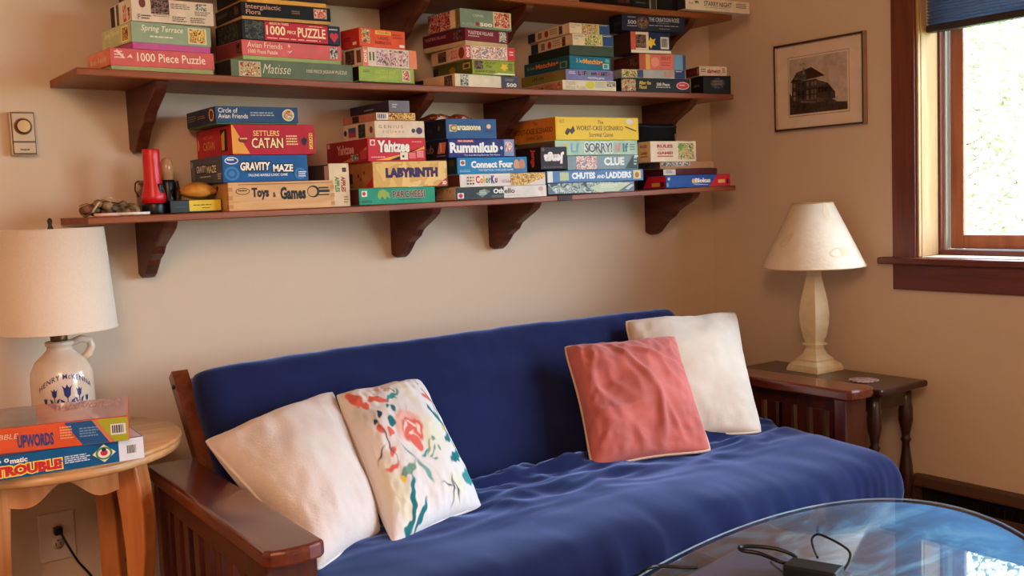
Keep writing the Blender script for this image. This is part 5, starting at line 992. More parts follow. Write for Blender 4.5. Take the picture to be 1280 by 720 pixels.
# floral print on the cover: printed colours worked out per vertex of a fine mesh
import numpy as np
def floral_colours(uvs):
    U, V = uvs[:, 0], uvs[:, 1]
    wu = U+.007*np.sin(V*41+1)+.005*np.sin(V*87+U*30); wv = V+.007*np.sin(U*37+2)+.005*np.sin(U*91+V*25)
    col = np.tile(np.array(lin((232, 226, 222))), (len(U), 1))
    def blob(cx, cy, rx, ry, rot, c, soft=.12, op=1.0):
        cx, cy = .49+(cx-.5)*.96, .50+(cy-.5)*.98; rx *= .97; ry *= .97; op = .4 if op == .7 else op
        soft = max(soft, .004/max(min(rx, ry), .004))
        dx, dy = wu-cx, wv-cy; x = (dx*math.cos(rot)+dy*math.sin(rot))/rx; y = (-dx*math.sin(rot)+dy*math.cos(rot))/ry
        d = np.sqrt(x*x+y*y); a_ = np.clip((1+soft-d)/(2*soft), 0, 1)*op
        col[:] = col*(1-a_[:, None])+np.array(lin(c))*a_[:, None]
    TEAL, TEAL2, CORL, YEL, DK = (40, 118, 124), (70, 150, 150), (226, 112, 98), (226, 222, 150), (70, 80, 96)
    # soft yellow washes
    for (x, y, rx, ry, ro) in ((.62, .86, .05, .18, .1), (.62, .48, .16, .10, -.5), (.15, .20, .09, .20, .3), (.72, .12, .10, .07, 0)): blob(x, y, rx, ry, ro, YEL, .6, .7)
    blob(.13, .74, .10, .09, 0, (206, 200, 190), .5, .8)
    # central peony
    blob(.44, .56, .135, .105, 0, (240, 196, 184), .12); blob(.46, .52, .105, .085, -.2, CORL)
    for (x, y, rx, ry, ro) in ((.40, .555, .04, .012, .8), (.47, .56, .035, .012, -.6), (.52, .52, .035, .012, -1.2), (.44, .50, .03, .010, .3), (.48, .47, .03, .010, -.9)): blob(x, y, rx, ry, ro, (246, 222, 212))
    blob(.455, .43, .045, .055, 0, CORL)
    for k in range(9):
        a_ = .4+k*.3; blob(.445+.115*math.cos(a_), .545+.095*math.sin(a_), .028, .02, a_, (238, 190, 178))
    for (x, y, rx, ry, ro) in ((.38, .62, .004, .05, .3), (.43, .66, .004, .05, 0), (.49, .65, .004, .05, -.3)): blob(x, y, rx, ry, ro, (232, 170, 160), .3)
    # corner flowers
    for (x, y, rx, ry, ro) in ((.09, .88, .05, .085, .3), (.15, .80, .035, .03, 0), (.27, .82, .075, .028, -.25), (.34, .79, .05, .02, -.4), (.86, .80, .022, .055, .2), (.84, .75, .05, .018, -.5), (.17, .60, .03, .035, 0), (.24, .55, .03, .03, .5), (.20, .44, .045, .022, .2), (.15, .36, .07, .016, 0)): blob(x, y, rx, ry, ro, CORL)
    for (x, y, rx, ry, ro) in ((.36, .92, .03, .05, 0),): blob(x, y, rx, ry, ro, (230, 200, 200), .2)
    # stems
    for (x, y, rx, ry, ro) in ((.19, .52, .006, .14, .15), (.10, .46, .06, .006, .7), (.66, .10, .007, .08, -.3), (.70, .11, .008, .07, .3), (.62, .13, .05, .006, -.4), (.89, .68, .007, .09, .2)): blob(x, y, rx, ry, ro, DK, .3)
    for (x, y, rx, ry, ro) in ((.36, .90, .022, .006, .2), (.34, .93, .022, .006, -.2), (.38, .94, .02, .006, .5), (.40, .87, .02, .006, .2), (.42, .91, .022, .006, .4), (.86, .90, .02, .007, .3), (.82, .94, .02, .007, -.3)): blob(x, y, rx, ry, ro, (226, 150, 150), .3)
    for (x, y, rx, ry, ro) in ((.47, .86, .014, .03, .4), (.51, .83, .014, .03, -.4), (.46, .79, .012, .025, .4), (.56, .33, .03, .008, .3), (.60, .36, .03, .008, .9), (.58, .30, .03, .008, -.4), (.62, .42, .022, .014, 0), (.66, .36, .014, .02, 0)): blob(x, y, rx, ry, ro, (120, 160, 130), .2)
    # leaves
    for (x, y, rx, ry, ro, c) in ((.44, .80, .075, .020, .25, TEAL2), (.37, .71, .018, .035, .3, TEAL), (.30, .62, .045, .030, .9, TEAL), (.21, .69, .022, .03, .2, (44, 70, 80)), (.15, .66, .018, .018, 0, (44, 70, 80)),
        (.80, .60, .028, .085, .55, TEAL), (.87, .55, .022, .095, .25, TEAL), (.83, .42, .065, .024, .5, TEAL), (.90, .42, .02, .10, .2, TEAL), (.86, .30, .13, .030, .35, TEAL), (.94, .36, .02, .08, .4, TEAL2),
        (.28, .30, .10, .028, .3, (120, 160, 140)), (.44, .26, .018, .085, .5, (120, 170, 160)), (.24, .13, .024, .155, -.35, TEAL), (.30, .05, .10, .022, .75, TEAL), (.16, .02, .05, .03, .2, TEAL), (.93, .16, .10, .055, .1, TEAL2), (.34, .40, .006, .07, .6, TEAL2), (.50, .36, .05, .010, .5, TEAL2), (.55, .38, .05, .010, .9, (150, 170, 110)), (.33, .74, .02, .012, .5, TEAL)): blob(x, y, rx, ry, ro, c)
    for (x, y) in ((.84, .50), (.90, .38), (.20, .27)): blob(x, y, .022, .026, 0, (240, 206, 90))
    return col
def floral_mat():
    m = mat('floral_cotton', (232, 226, 222), .85, .12, bump=.15, bscale=300); nt = m.node_tree
    at = nt.nodes.new('ShaderNodeVertexColor'); at.layer_name = 'print'
    nt.links.new(at.outputs[0], nt.nodes['Principled BSDF'].inputs['Base Color'])
    return m
FLO = floral_mat()
zS = .445
wTL, wTR = PB(256, 552, .10), PB(416, 490, .07); wBR = P(476, 668, 2, zS); wBL = P(398, 712, 2, zS+.0)
cushion('large plain white cushion with white piping leaning on the left arm of the futon', wTL, wTR, wBR, wBL, .095, WHT, WHP, 1.3, .006, .075, crease=((-.5, .6, .3, .2, -.006, .2),))
cushion('white cushion with a coral flower and teal leaf print, second from the left', PB(421, 494, .13), PB(523, 475, .09), P(601, 632, 2, zS+.01), P(492, 681, 2, zS), .080, FLO, cloth('print_piping', (226, 216, 210)), 4.1, .005, .07, rim_r=.003, N=220)
cushion('plain cream cushion with piping leaning on the right arm behind the coral one', PB(782, 402, .05), P(919, 391, 1, -.50), P(951, 540, 2, zS+.01), P(812, 556, 2, zS), .085, CRM, cloth('cream_piping', (230, 214, 194)), 7.7, .006, .08)
cushion('coral pink wrinkled cushion with beige piping in front of the cream one', PB(706, 434, .08), PB(843, 421, .19), P(888, 563, 2, zS+.01), P(741, 585, 2, zS), .085, COR, BEI, 9.4, .009, .08, crease=((-.35, .9, .25, -.1, .014, .05), (.25, -.1, .2, -.95, .012, .05), (-.2, .8, .95, .15, .012, .05), (-.8, .1, -.1, .2, -.010, .09), (-.9, -.35, .1, -.3, .010, .06), (.3, -.3, .55, -.95, .009, .05), (-.6, .75, -.75, .2, .010, .06)), N=80)

# ------------------------------------------------------------------ pine side table
ZP, PC, PR = .690, Vector((.545, -.360, 0)), .312
pt_ = root('side_table', (PC.x, PC.y, 0), 'round pine side table with curved legs left of the futon', 'table')
MB().lathe([(PR-.012, ZP-.034), (PR-.004, ZP-.030), (PR-.002, ZP-.018), (PR-.006, ZP-.016), (PR, ZP-.011), (PR, ZP-.005), (PR-.004, ZP), (.001, ZP)], 64, c=PC, cap=True).obj('tabletop', PINET, pt_)
lg = .215
ang0 = math.radians(42)
corners = []
for k in range(4):
    an = ang0+k*PI/2; c = PC+Vector((math.cos(an)*lg, math.sin(an)*lg, 0)); corners.append(c)
    rad = Vector((math.cos(an), math.sin(an), 0)); tan = Vector((-rad.y, rad.x, 0))
    prof = [(ZP-.035, .030, -.03), (ZP-.10, .040, -.026), (ZP-.17, .046, -.018), (ZP-.26, .042, -.012), (ZP-.38, .026, -.012), (ZP-.50, .018, -.006), (ZP-.60, .030, .010), (.02, .050, .026), (0, .052, .028)]
    q = MB(); vs = []
    for z, ro, ri in prof:
        for (rr_, tt) in ((ro, -.028), (ro, .028), (ri, .028), (ri, -.028)): vs.append(c+rad*rr_+tan*tt+Vector((0, 0, z)))
    n = len(prof); fs = [(i*4+j, i*4+(j+1) % 4, i*4+4+(j+1) % 4, i*4+4+j) for i in range(n-1) for j in range(4)]+[(0, 1, 2, 3), (n*4-4, n*4-3, n*4-2, n*4-1)]
    o_ = recalc(q.add(vs, fs).obj('leg', PINE, pt_))
    bv = o_.modifiers.new('round', 'BEVEL'); bv.width = .006; bv.segments = 2; bv.limit_method = 'ANGLE'
for k in range(4):
    a, b = corners[k], corners[(k+1) % 4]; d = (b-a); L = d.length; d.normalize(); nn = Vector((d.y, -d.x, 0))
    pts = [(0.02, 0), (L-.02, 0)]+[(L-.02-(L-.04)*i/20, -.060-.020*math.cos(2*PI*i/20)+.012*math.cos(4*PI*i/20)) for i in range(21)]
    vs = [a+d*u+Vector((0, 0, ZP-.036+v))+nn*s_ for s_ in (.010, -.010) for u, v in pts]; n = len(pts)
    recalc(MB().add(vs, [list(range(n)), list(range(n, 2*n))[::-1]]+[(i, (i+1) % n, n+(i+1) % n, n+i) for i in range(n)]).obj('apron', PINE, pt_))

# boxes on it
def tbox(label, corner, yaw, wd, d, h, z0, col, gloss, prints):
    yw = math.radians(yaw); dv = Vector((math.cos(yw), math.sin(yw), 0))
    o = corner-dv*wd
    r = root('game_box', (o.x, o.y, z0+.0006), label, 'game box', 'game boxes on the pine table', rz=yw)
    MB().bev(0, wd, 0, d, 0, h, r=.0016).obj('lid', lidmat(col, gloss), r, local=True)
    fF = Face((0, 0, 0), (1, 0, 0), (0, 0, 1), wd, h); fT = Face((0, 0, h), (1, 0, 0), (0, 1, 0), wd, d)
    for pr in prints:
        fc = fF if pr[0] == 'F' else fT; k = pr[1]
        if k == 't': put_text(fc, r, pr[2], pr[3], pr[4], **(pr[5] if len(pr) > 5 else {}))
        elif k == 'r': put_rect(fc, r, pr[2], PICS[pr[3]] if isinstance(pr[3], str) else (pr[3] if not isinstance(pr[3], tuple) else flat(pr[3])))
        elif k == 'p': put_poly(fc, r, pr[2], PICS[pr[3]] if isinstance(pr[3], str) else (pr[3] if not isinstance(pr[3], tuple) else flat(pr[3])))
        elif k == 'd': put_disc(fc, r, *pr[2], PICS[pr[3]] if isinstance(pr[3], str) else flat(pr[3]))
        elif k == 'l': put_lines(fc, r, pr[2], pr[3], pr[4])
        elif k == 'b': put_bars(fc, r, pr[2])
    return r
tc = P(181, 572.5, 2, ZP); ztr = P(181, 545, 1, tc.y)[2]
BLT = (28, 88, 132)
tbox('blue racing board game box with fat red lettering, lower of two on the pine table', tc, -4, .40, .215, ztr-ZP, ZP, BLT, .3, [
  ('F', 'r', (.862, .01, .998, .99), (226, 220, 222)), ('F', 'b', (.90, .24, .965, .74)), ('F', 't', 'TROUBLE', (.225, .13, .56, .58), (206, 36, 40), B(bold=.06, ol=(246, 206, 80), olw=.09)), ('F', 't', 'POP', (.16, .64, .262, .88), (240, 232, 214), B(bold=.04)), ('F', 't', 'o', (.275, .74, .30, .92), (240, 232, 214), B(bold=.03)), ('F', 't', 'matic', (.305, .66, .39, .88), (240, 232, 214), B(bold=.03)), ('F', 'l', (.575, .26, .715, .62), 4, (210, 220, 226)),
  ('F', 'p', [(.72, .5), (.782, .9), (.845, .5), (.782, .1)], (226, 222, 170)), ('F', 'd', (.782, .5, .045, .29), (90, 130, 70)), ('F', 'd', (.782, .5, .033, .21), (236, 214, 206)), ('F', 'd', (.782, .52, .020, .13), (190, 50, 46)), ('F', 'd', (.782, .66, .012, .08), (30, 40, 60)), ('T', 'r', (.86, .02, .99, .98), (222, 216, 220)), ('T', 'r', (.01, .02, .86, .98), (60, 110, 150))])
uc = P(162, 551, 2, ztr); ztu = P(162, 520, 1, uc.y)[2]
SHR = mat('shrink_wrapped_red', (206, 120, 112), .06, .7, var=.1, vscale=10); SHG = mat('shrink_wrapped_grey', (160, 140, 130), .06, .7, var=.1, vscale=10)
tbox('shrink wrapped orange and lime word game box, upper of two on the pine table', uc, -16, .33, .27, ztu-ztr-.0006, ztr+.0006, (226, 92, 54), .12, [
  ('F', 'p', [(.60, .98), (.78, .98), (.885, .02), (.705, .02)], (34, 84, 132)), ('F', 'p', [(.77, .98), (.80, .98), (.905, .02), (.875, .02)], (206, 120, 80)), ('F', 'p', [(.80, .98), (.995, .98), (.995, .02), (.905, .02)], (170, 166, 40)), ('F', 'b', (.885, .30, .982, .74)), ('F', 't', 'SCRABBLE', (.06, .56, .32, .76), (240, 196, 160), B(ital=.2)), ('F', 't', 'UPWORDS', (.31, .16, .53, .68), (52, 70, 120), B(bold=.04)), ('F', 'l', (.57, .3, .66, .84), 5, (236, 170, 120)), ('F', 'l', (.69, .3, .82, .72), 4, (120, 150, 180)),
  ('T', 'p', [(.0, .02), (.44, .02), (.36, .98), (.0, .98)], SHG), ('T', 'p', [(.44, .02), (.995, .02), (.995, .98), (.36, .98)], SHR), ('T', 't', 'UPWORDS', (.55, .55, .94, .85), (226, 176, 166), B(bold=.02, ital=.2))])

# ------------------------------------------------------------------ jug lamp
jy = -.205
jc = Vector(((P(38, 480, 1, jy).x+P(117, 480, 1, jy).x)/2, jy, ZP))
jl = root('jug_lamp', jc, 'stoneware jug lamp with blue tulips and a linen drum shade on the pine table', 'lamp')
STN = mat('stoneware_glaze', (222, 200, 178), .18, .5, var=.05, vscale=14, coat=.3)
zn = P(73, 426, 1, jy).z-ZP      # neck top
JR = (P(117, 480, 1, jy).x-P(38, 480, 1, jy).x)/2*1.0
sc_ = zn
prof = [(JR*.90, 0), (JR*.96, .006), (JR, .02), (JR, sc_*.55), (JR*.97, sc_*.66), (JR*.82, sc_*.77), (JR*.58, sc_*.85), (JR*.42, sc_*.90), (JR*.40, sc_*.945), (JR*.45, sc_*.95), (JR*.46, sc_*.985), (JR*.40, sc_)]
MB().lathe(prof, 48).obj('jug_body', STN, jl, local=True)
hd = MB().tube([(JR*.36, 0, sc_*.96), (JR*.70, 0, sc_*1.00), (JR*.98, -.0, sc_*.97), (JR*1.03, 0, sc_*.90), (JR*.92, 0, sc_*.82), (JR*.74, 0, sc_*.78)], [.009, .010, .0105, .011, .011, .010], 10)
hd.obj('handle', STN, jl, local=True)
BR_ = mat('dark_brass', (96, 70, 44), .35, .5, metal=.8)
MB().lathe([(.021, sc_), (.0215, sc_+.004), (.0215, sc_+.020), (.018, sc_+.024), (.008, sc_+.026)], 28).obj('collar', BR_, jl, local=True)
MB().tube([(0, 0, sc_+.02), (0, 0, sc_+.08)], .011, 12).obj('bulb_socket', BR_, jl, local=True)
MB().lathe([(.012, sc_+.08), (.016, sc_+.09), (.027, sc_+.12), (.029, sc_+.14), (.02, sc_+.162), (.001, sc_+.17)], 20).obj('bulb', mat('bulb_glass', (230, 226, 216), .2, .5), jl, local=True)
# painted flowers follow the body
BLUI = mat('blue_glaze', (48, 60, 110), .2, .5)
def wrap(pts_, m, name, e=.0006):   # pts: (angle offset deg, height fraction)
    vs = []
    for a_, z_ in pts_:
        an = math.radians(a_)+AZ; vs.append(((JR+e)*math.cos(an), (JR+e)*math.sin(an), z_*sc_))
    return MB().add(vs, [list(range(len(vs)))]).obj(name, m, jl, local=True)
AZ = math.atan2(CAM.y-jc.y, CAM.x-jc.x)+.13
def tulip(a_, z_, s_):
    pt2 = [(-.5, .1), (-.62, .8), (-.85, 1.15), (-.3, .85), (0, 1.25), (.3, .85), (.85, 1.15), (.62, .8), (.5, .1), (0, -.25)]
    wrap([(a_+p*9*s_, z_+q*.085*s_) for p, q in pt2], BLUI, 'painted_tulip')
    wrap([(a_-.8, z_-.12*s_), (a_+.8, z_-.12*s_), (a_+.8, z_), (a_-.8, z_)], BLUI, 'painted_stem')
    for sg in (-1, 1): wrap([(a_+sg*1, z_-.12*s_), (a_+sg*7*s_, z_-.09*s_), (a_+sg*11*s_, z_-.02*s_), (a_+sg*5*s_, z_-.04*s_)], BLUI, 'painted_leaf')
tulip(0, .42, 1.25); tulip(-23, .42, .85); tulip(22, .42, .85); tulip(-40, .35, .6); tulip(38, .35, .6)
for a_ in (-12, 12): wrap([(a_-5, .30), (a_+5, .30), (a_+4, .34), (a_, .36), (a_-4, .34)], BLUI, 'painted_leaf')
vs, fs = text_polys('HENRY McKENNA', .012, 0, 1.15)
x0 = min(v[0] for v in vs); x1 = max(v[0] for v in vs)
m = MB(); vv = []
for x, y in vs:
    a = (x-x0)/(x1-x0)*2-1; an = AZ+math.radians(a*52); z_ = .47+.14*(1-a*a)+y*.08
    rr_ = JR+.0007 if z_ < .55 else JR*(1-.03*max(0, min(1, (z_-.55)/.11)))+.0009
    if z_ > .66: rr_ = JR*(.97-.15*(z_-.66)/.11)+.0012
    vv.append((rr_*math.cos(an), rr_*math.sin(an), z_*sc_))
m.add(vv, fs).obj('lettering', BLUI, jl, local=True)
# shade
LIN = mat('shade_linen', (234, 216, 196), .9, .1, var=.02, vscale=200, bump=.2, bscale=500)
zb_s = P(72, 412, 1, jy).z-ZP; zt_s = P(60, 286, 1, jy).z-ZP
rb_s = P(145, 404, 1, jy).x-jc.x; rt_s = P(128, 283, 1, jy).x-jc.x
MB().lathe([(rb_s, zb_s), (rt_s, zt_s), (rt_s-.003, zt_s), (rb_s-.003, zb_s), (rb_s, zb_s)], 64, cap=False).obj('shade', LIN, jl, local=True)
MB().tube([(rb_s*math.cos(2*PI*k/64), rb_s*math.sin(2*PI*k/64), zb_s) for k in range(64)], .0016, 6, closed=True).obj('shade_trim', LIN, jl, local=True)
sp = MB()
for k in range(3): sp.tube([(0, 0, zt_s-.012), (rt_s*.5*math.cos(k*2.1), rt_s*.5*math.sin(k*2.1), zt_s-.014), ((rt_s-.003)*math.cos(k*2.1), (rt_s-.003)*math.sin(k*2.1), zt_s-.003)], .0016, 6)
sp.obj('spider', BR_, jl, local=True)
hp_ = MB()
for sg in (-1, 1): hp_.tube([(0, sg*.012, sc_+.03), (0, sg*.05, sc_+.09), (0, sg*.05, zt_s-.09), (0, sg*.02, zt_s-.02), (0, 0, zt_s-.012)], .0018, 6)
hp_.obj('harp', BR_, jl, local=True)
MB().lathe([(.006, zt_s-.012), (.009, zt_s-.004), (.006, zt_s+.004), (.0045, zt_s+.012), (.0065, zt_s+.018), (.0055, zt_s+.024), (.001, zt_s+.028)], 16).obj('finial', mat('finial_dark', (40, 28, 24), .4, .4), jl, local=True)

# cords
def cord(label, pts, r_=.003, name='power_cord'):
    # smooth the path
    pts = [Vector(p) for p in pts]; out = []
    n = len(pts)
    for i in range(n-1):
        p0, p1, p2, p3 = pts[max(0, i-1)], pts[i], pts[i+1], pts[min(n-1, i+2)]
        for k in range(8):
            t = k/8; out.append(.5*((2*p1)+(-p0+p2)*t+(2*p0-5*p1+4*p2-p3)*t*t+(-p0+3*p1-3*p2+p3)*t**3))
    out.append(pts[-1])
    return out
c_ = root('plug_cable', (OUT_C.x, -.03, OUT_C.z), 'black power cord with a plug in the wall outlet under the pine table', 'cord')
MB().bev(OUT_C.x-.012, OUT_C.x+.010, -.034, -.0086, OUT_C.z-.011, OUT_C.z+.010, r=.004, seg=3).obj('plug', BLACK, c_)
MB().tube(cord('', [(OUT_C.x+.004, -.03, OUT_C.z-.004), P(85, 682, 1, -.045), P(98, 702, 1, -.045), P(114, 720, 1, -.045), P(128, 745, 1, -.04), (OUT_C.x+.22, -.03, .03)]), .0032, 8).obj('cable', BLACK, c_)
hc_ = root('hanging_cable', (jc.x+.03, -.03, .3), 'second black cable hanging down the wall behind the pine table', 'cable')
MB().tube(cord('', [(jc.x+.03, -.03, ZP-.05), P(118, 615, 1, -.03), P(128, 643, 1, -.03), P(138, 668, 1, -.03), P(158, 700, 1, -.03), P(166, 714, 1, -.03), P(185, 745, 1, -.03)]), .003, 8).obj('cable', BLACK, hc_)

# ------------------------------------------------------------------ right end table and lamp
ZE = .570
EX0, EX1 = 2.945, 3.215
EYb, EYf = P(970, 450, 2, ZE).y, P(1155, 476, 2, ZE).y
et = root('end_table', ((EX0+EX1)/2, (EYb+EYf)/2, 0), 'narrow dark wooden end table with turned legs behind the right futon arm', 'table')
MB().bev(EX0, EX1, EYf, EYb, ZE-.024, ZE, r=.009, seg=3).obj('tabletop', DARKW, et)
MB().bev(EX0+.03, EX1-.03, EYf+.05, EYf+.068, ZE-.085, ZE-.0245, r=.002).obj('apron', DARKW, et); MB().bev(EX0+.03, EX1-.03, EYb-.068, EYb-.05, ZE-.085, ZE-.0245, r=.002).obj('apron', DARKW, et)
MB().bev(EX0+.03, EX0+.045, EYf+.068, EYb-.068, ZE-.085, ZE-.0245, r=.002).obj('apron', DARKW, et); MB().bev(EX1-.045, EX1-.03, EYf+.068, EYb-.068, ZE-.085, ZE-.0245, r=.002).obj('apron', DARKW, et)
for sx_ in (0, 1):
    for sy_ in (0, 1):
        x = (EX0+.045) if not sx_ else (EX1-.045); y = (EYf+.06) if not sy_ else (EYb-.06)
        lz = ZE-.025; k = 1.0
        MB().lathe([(.020, lz), (.020, lz-.05), (.024, lz-.08), (.024, lz-.12), (.015, lz-.16), (.013, lz-.175), (.019, lz-.185), (.013, lz-.195), (.014, lz-.22), (.022, lz-.28), (.026, lz-.33), (.024, lz-.36), (.014, lz-.40), (.018, lz-.41), (.024, lz-.42), (.026, .05), (.030, .035), (.030, 0)][::-1], 18, c=(x, y, 0)).obj('leg', DARKW, et)
MB().bev(EX0+.03, EX1-.03, EYf+.045, EYf+.075, .045, .085, r=.004).obj('stretcher', DARKW, et); MB().bev(EX0+.03, EX1-.03, EYb-.075, EYb-.045, .045, .085, r=.004).obj('stretcher', DARKW, et)
MB().bev(EX0+.06, EX1-.06, EYf+.075, EYb-.075, .050, .070, r=.003).obj('lower_shelf', DARKW, et)
# lamp
bA, bB, bC_ = P(985.5, 462, 2, ZE), P(1027, 470, 2, ZE), P(1053, 463, 2, ZE)
lcn = (bA+bC_)/2; lcn = Vector(((bA.x+bC_.x)/2, (bA.y+bC_.y)/2, ZE))
bw = .072
tl_ = root('table_lamp', (lcn.x, lcn.y, ZE+.0005), 'cream square baluster table lamp with a paper cone shade on the dark end table', 'lamp', rz=math.radians(-3))
CRL = mat('lamp_cream', (226, 206, 164), .5, .3, var=.06, vscale=20)
kx = 1.4142
def sqm(prof, nm): return MB().lathe([(r_*kx, z) for r_, z in prof], 4, rot=PI/4).obj(nm, CRL, tl_, local=True)
ztop = P(1018, 338, 1, lcn.y).z-ZE     # where the neck meets the shade
sqm([(bw, 0), (bw, .010), (bw*.92, .024), (bw*.72, .036)], 'foot')
sqm([(bw*.66, .036), (bw*.66, .044), (bw*.44, .060), (bw*.33, .080), (bw*.31, .092), (bw*.44, .094), (bw*.44, .102), (bw*.34, .104)], 'base_step')
b0 = .104; H = ztop-b0+.03
sqm([(bw*.32, b0), (bw*.40, b0+H*.06), (bw*.50, b0+H*.22), (bw*.53, b0+H*.36), (bw*.47, b0+H*.52), (bw*.36, b0+H*.68), (bw*.27, b0+H*.82), (bw*.26, b0+H*.88), (bw*.34, b0+H*.94), (bw*.36, b0+H*1.0)], 'column')
PAP = mat('shade_paper', (232, 212, 184), .85, .12, var=.02, vscale=25, bump=.5, bscale=70)
zb2 = P(1018, 333, 1, lcn.y).z-ZE; zt2 = P(1016, 254, 1, lcn.y).z-ZE
dist = (lcn-CAM).dot(AX_F)
rb2 = (1086.5-950)/2/F_PX*dist*1.0; rt2 = (1040-991)/2/F_PX*dist
rb2 = min(rb2, XR-lcn.x-.004)
MB().lathe([(rb2, zb2), (rt2, zt2), (rt2-.003, zt2), (rb2-.003, zb2), (rb2, zb2)], 64, cap=False).obj('shade', PAP, tl_, local=True)
for (rr_, z_) in ((rb2, zb2), (rt2, zt2)): MB().tube([(rr_*math.cos(2*PI*k/64), rr_*math.sin(2*PI*k/64), z_) for k in range(64)], .002, 6, closed=True).obj('shade_trim', mat('trim_beige', (206, 176, 136), .8, .1), tl_, local=True)
LFM = mat('pressed_leaf', (218, 198, 160), .85, .1)
azl = math.atan2(CAM.y-lcn.y, CAM.x-lcn.x)+math.radians(3)
def leaf(da, t0_, dl, wl, tilt):
    vs = []
    for k in range(14):
        a_ = 2*PI*k/14; lu = dl*math.cos(a_); lw = wl*math.sin(a_)*(1-.3*math.cos(a_))
        t = t0_+lu*math.sin(tilt)+lw*math.cos(tilt); an = azl+da+(lu*math.cos(tilt)-lw*math.sin(tilt))*1.6
        rr_ = rb2+(rt2-rb2)*t+.0012; vs.append((rr_*math.cos(an), rr_*math.sin(an), zb2+(zt2-zb2)*t))
    MB().add(vs, [list(range(14))]).obj('leaf_inlay', LFM, tl_, local=True)
leaf(.62, .25, .17, .07, .1); leaf(.55, .88, .14, .08, 1.4); leaf(-.75, .45, .15, .08, .7)
MB().tube([(0, 0, ztop), (0, 0, zt2-.02)], .006, 10).obj('stem', BR_, tl_, local=True)
sp = MB()
for k in range(3): sp.tube([(0, 0, zt2-.02), ((rt2-.003)*math.cos(k*2.1), (rt2-.003)*math.sin(k*2.1), zt2-.004)], .0015, 6)
sp.obj('spider', BR_, tl_, local=True)
# coaster
cA, cB_, cC, cD = [P(*p, 2, ZE+.004) for p in ((1056, 473), (1078, 469.5), (1104, 476), (1083, 478.5))]
cs = root('paper_coaster', ((cA.x+cC.x)/2, (cA.y+cC.y)/2, ZE+.0005), 'patterned paper coaster lying on the dark end table beside the lamp', 'coaster')
MB().lathe([(.048, 0), (.05, .0015), (.05, .003), (.048, .004)], 32).obj('disc', pic('coaster_print', [(70, 40, 34), (196, 160, 140), (120, 70, 60), (226, 206, 186)], 60), cs, local=True)

# ------------------------------------------------------------------ coffee table
ZCT = .480
CTC = Vector((1.253, -2.096, 0)); ea, eb = 1.067, .439; et_ = math.radians(23.74)
ct = root('coffee_table', (CTC.x, CTC.y, 0), 'oval coffee table with a glass top over a cloudy blue and brown painted surface', 'table')
def ell(k, n, f=1.0):
    a_ = 2*PI*k/n; x, y = ea*f*math.cos(a_), (eb-(1-f)*ea)*math.sin(a_)
    return (CTC.x+x*math.cos(et_)-y*math.sin(et_), CTC.y+x*math.sin(et_)+y*math.cos(et_))
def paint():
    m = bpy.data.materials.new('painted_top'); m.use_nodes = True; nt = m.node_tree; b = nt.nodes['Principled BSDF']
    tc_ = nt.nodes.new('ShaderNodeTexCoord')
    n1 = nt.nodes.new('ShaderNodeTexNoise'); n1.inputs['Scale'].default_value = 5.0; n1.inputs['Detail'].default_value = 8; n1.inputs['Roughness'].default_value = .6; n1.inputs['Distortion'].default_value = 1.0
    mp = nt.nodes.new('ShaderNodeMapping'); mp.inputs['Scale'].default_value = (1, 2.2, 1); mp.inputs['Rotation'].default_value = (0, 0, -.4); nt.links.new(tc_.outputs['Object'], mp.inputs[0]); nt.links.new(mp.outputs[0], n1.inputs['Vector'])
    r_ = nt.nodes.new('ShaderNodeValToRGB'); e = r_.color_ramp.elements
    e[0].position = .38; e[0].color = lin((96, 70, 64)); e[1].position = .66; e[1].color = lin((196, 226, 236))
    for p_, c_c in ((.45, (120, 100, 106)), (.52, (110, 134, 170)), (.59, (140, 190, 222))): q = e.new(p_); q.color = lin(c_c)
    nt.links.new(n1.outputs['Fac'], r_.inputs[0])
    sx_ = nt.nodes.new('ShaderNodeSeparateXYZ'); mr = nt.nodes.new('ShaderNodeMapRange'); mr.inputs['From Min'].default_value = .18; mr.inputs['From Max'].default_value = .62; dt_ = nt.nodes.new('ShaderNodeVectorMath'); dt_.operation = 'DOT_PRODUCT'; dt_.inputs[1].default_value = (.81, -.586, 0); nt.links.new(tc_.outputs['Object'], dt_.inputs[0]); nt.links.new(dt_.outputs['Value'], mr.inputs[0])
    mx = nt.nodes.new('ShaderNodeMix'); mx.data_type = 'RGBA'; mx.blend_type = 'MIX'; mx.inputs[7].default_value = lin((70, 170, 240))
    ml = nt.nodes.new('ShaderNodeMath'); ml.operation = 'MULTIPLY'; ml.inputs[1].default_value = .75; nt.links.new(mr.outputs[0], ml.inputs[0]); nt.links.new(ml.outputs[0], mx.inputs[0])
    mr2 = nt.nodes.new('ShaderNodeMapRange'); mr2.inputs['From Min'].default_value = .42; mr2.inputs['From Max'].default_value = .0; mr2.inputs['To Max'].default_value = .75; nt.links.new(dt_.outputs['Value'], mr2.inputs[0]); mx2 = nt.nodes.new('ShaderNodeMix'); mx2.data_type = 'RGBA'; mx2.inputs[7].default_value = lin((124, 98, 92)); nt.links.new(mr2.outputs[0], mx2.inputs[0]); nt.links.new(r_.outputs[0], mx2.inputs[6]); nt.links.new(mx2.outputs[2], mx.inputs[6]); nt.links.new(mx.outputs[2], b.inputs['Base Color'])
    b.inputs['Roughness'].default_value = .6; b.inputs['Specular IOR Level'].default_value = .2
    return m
n = 96
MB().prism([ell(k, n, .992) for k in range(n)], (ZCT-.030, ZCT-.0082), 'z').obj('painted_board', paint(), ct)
gl_ = MB().prism([ell(k, n) for k in range(n)], (ZCT-.008, ZCT), 'z').obj('glass_sheet', None, ct)
GT = bpy.data.materials.new('table_glass'); GT.use_nodes = True; nt = GT.node_tree; nt.nodes.remove(nt.nodes['Principled BSDF'])
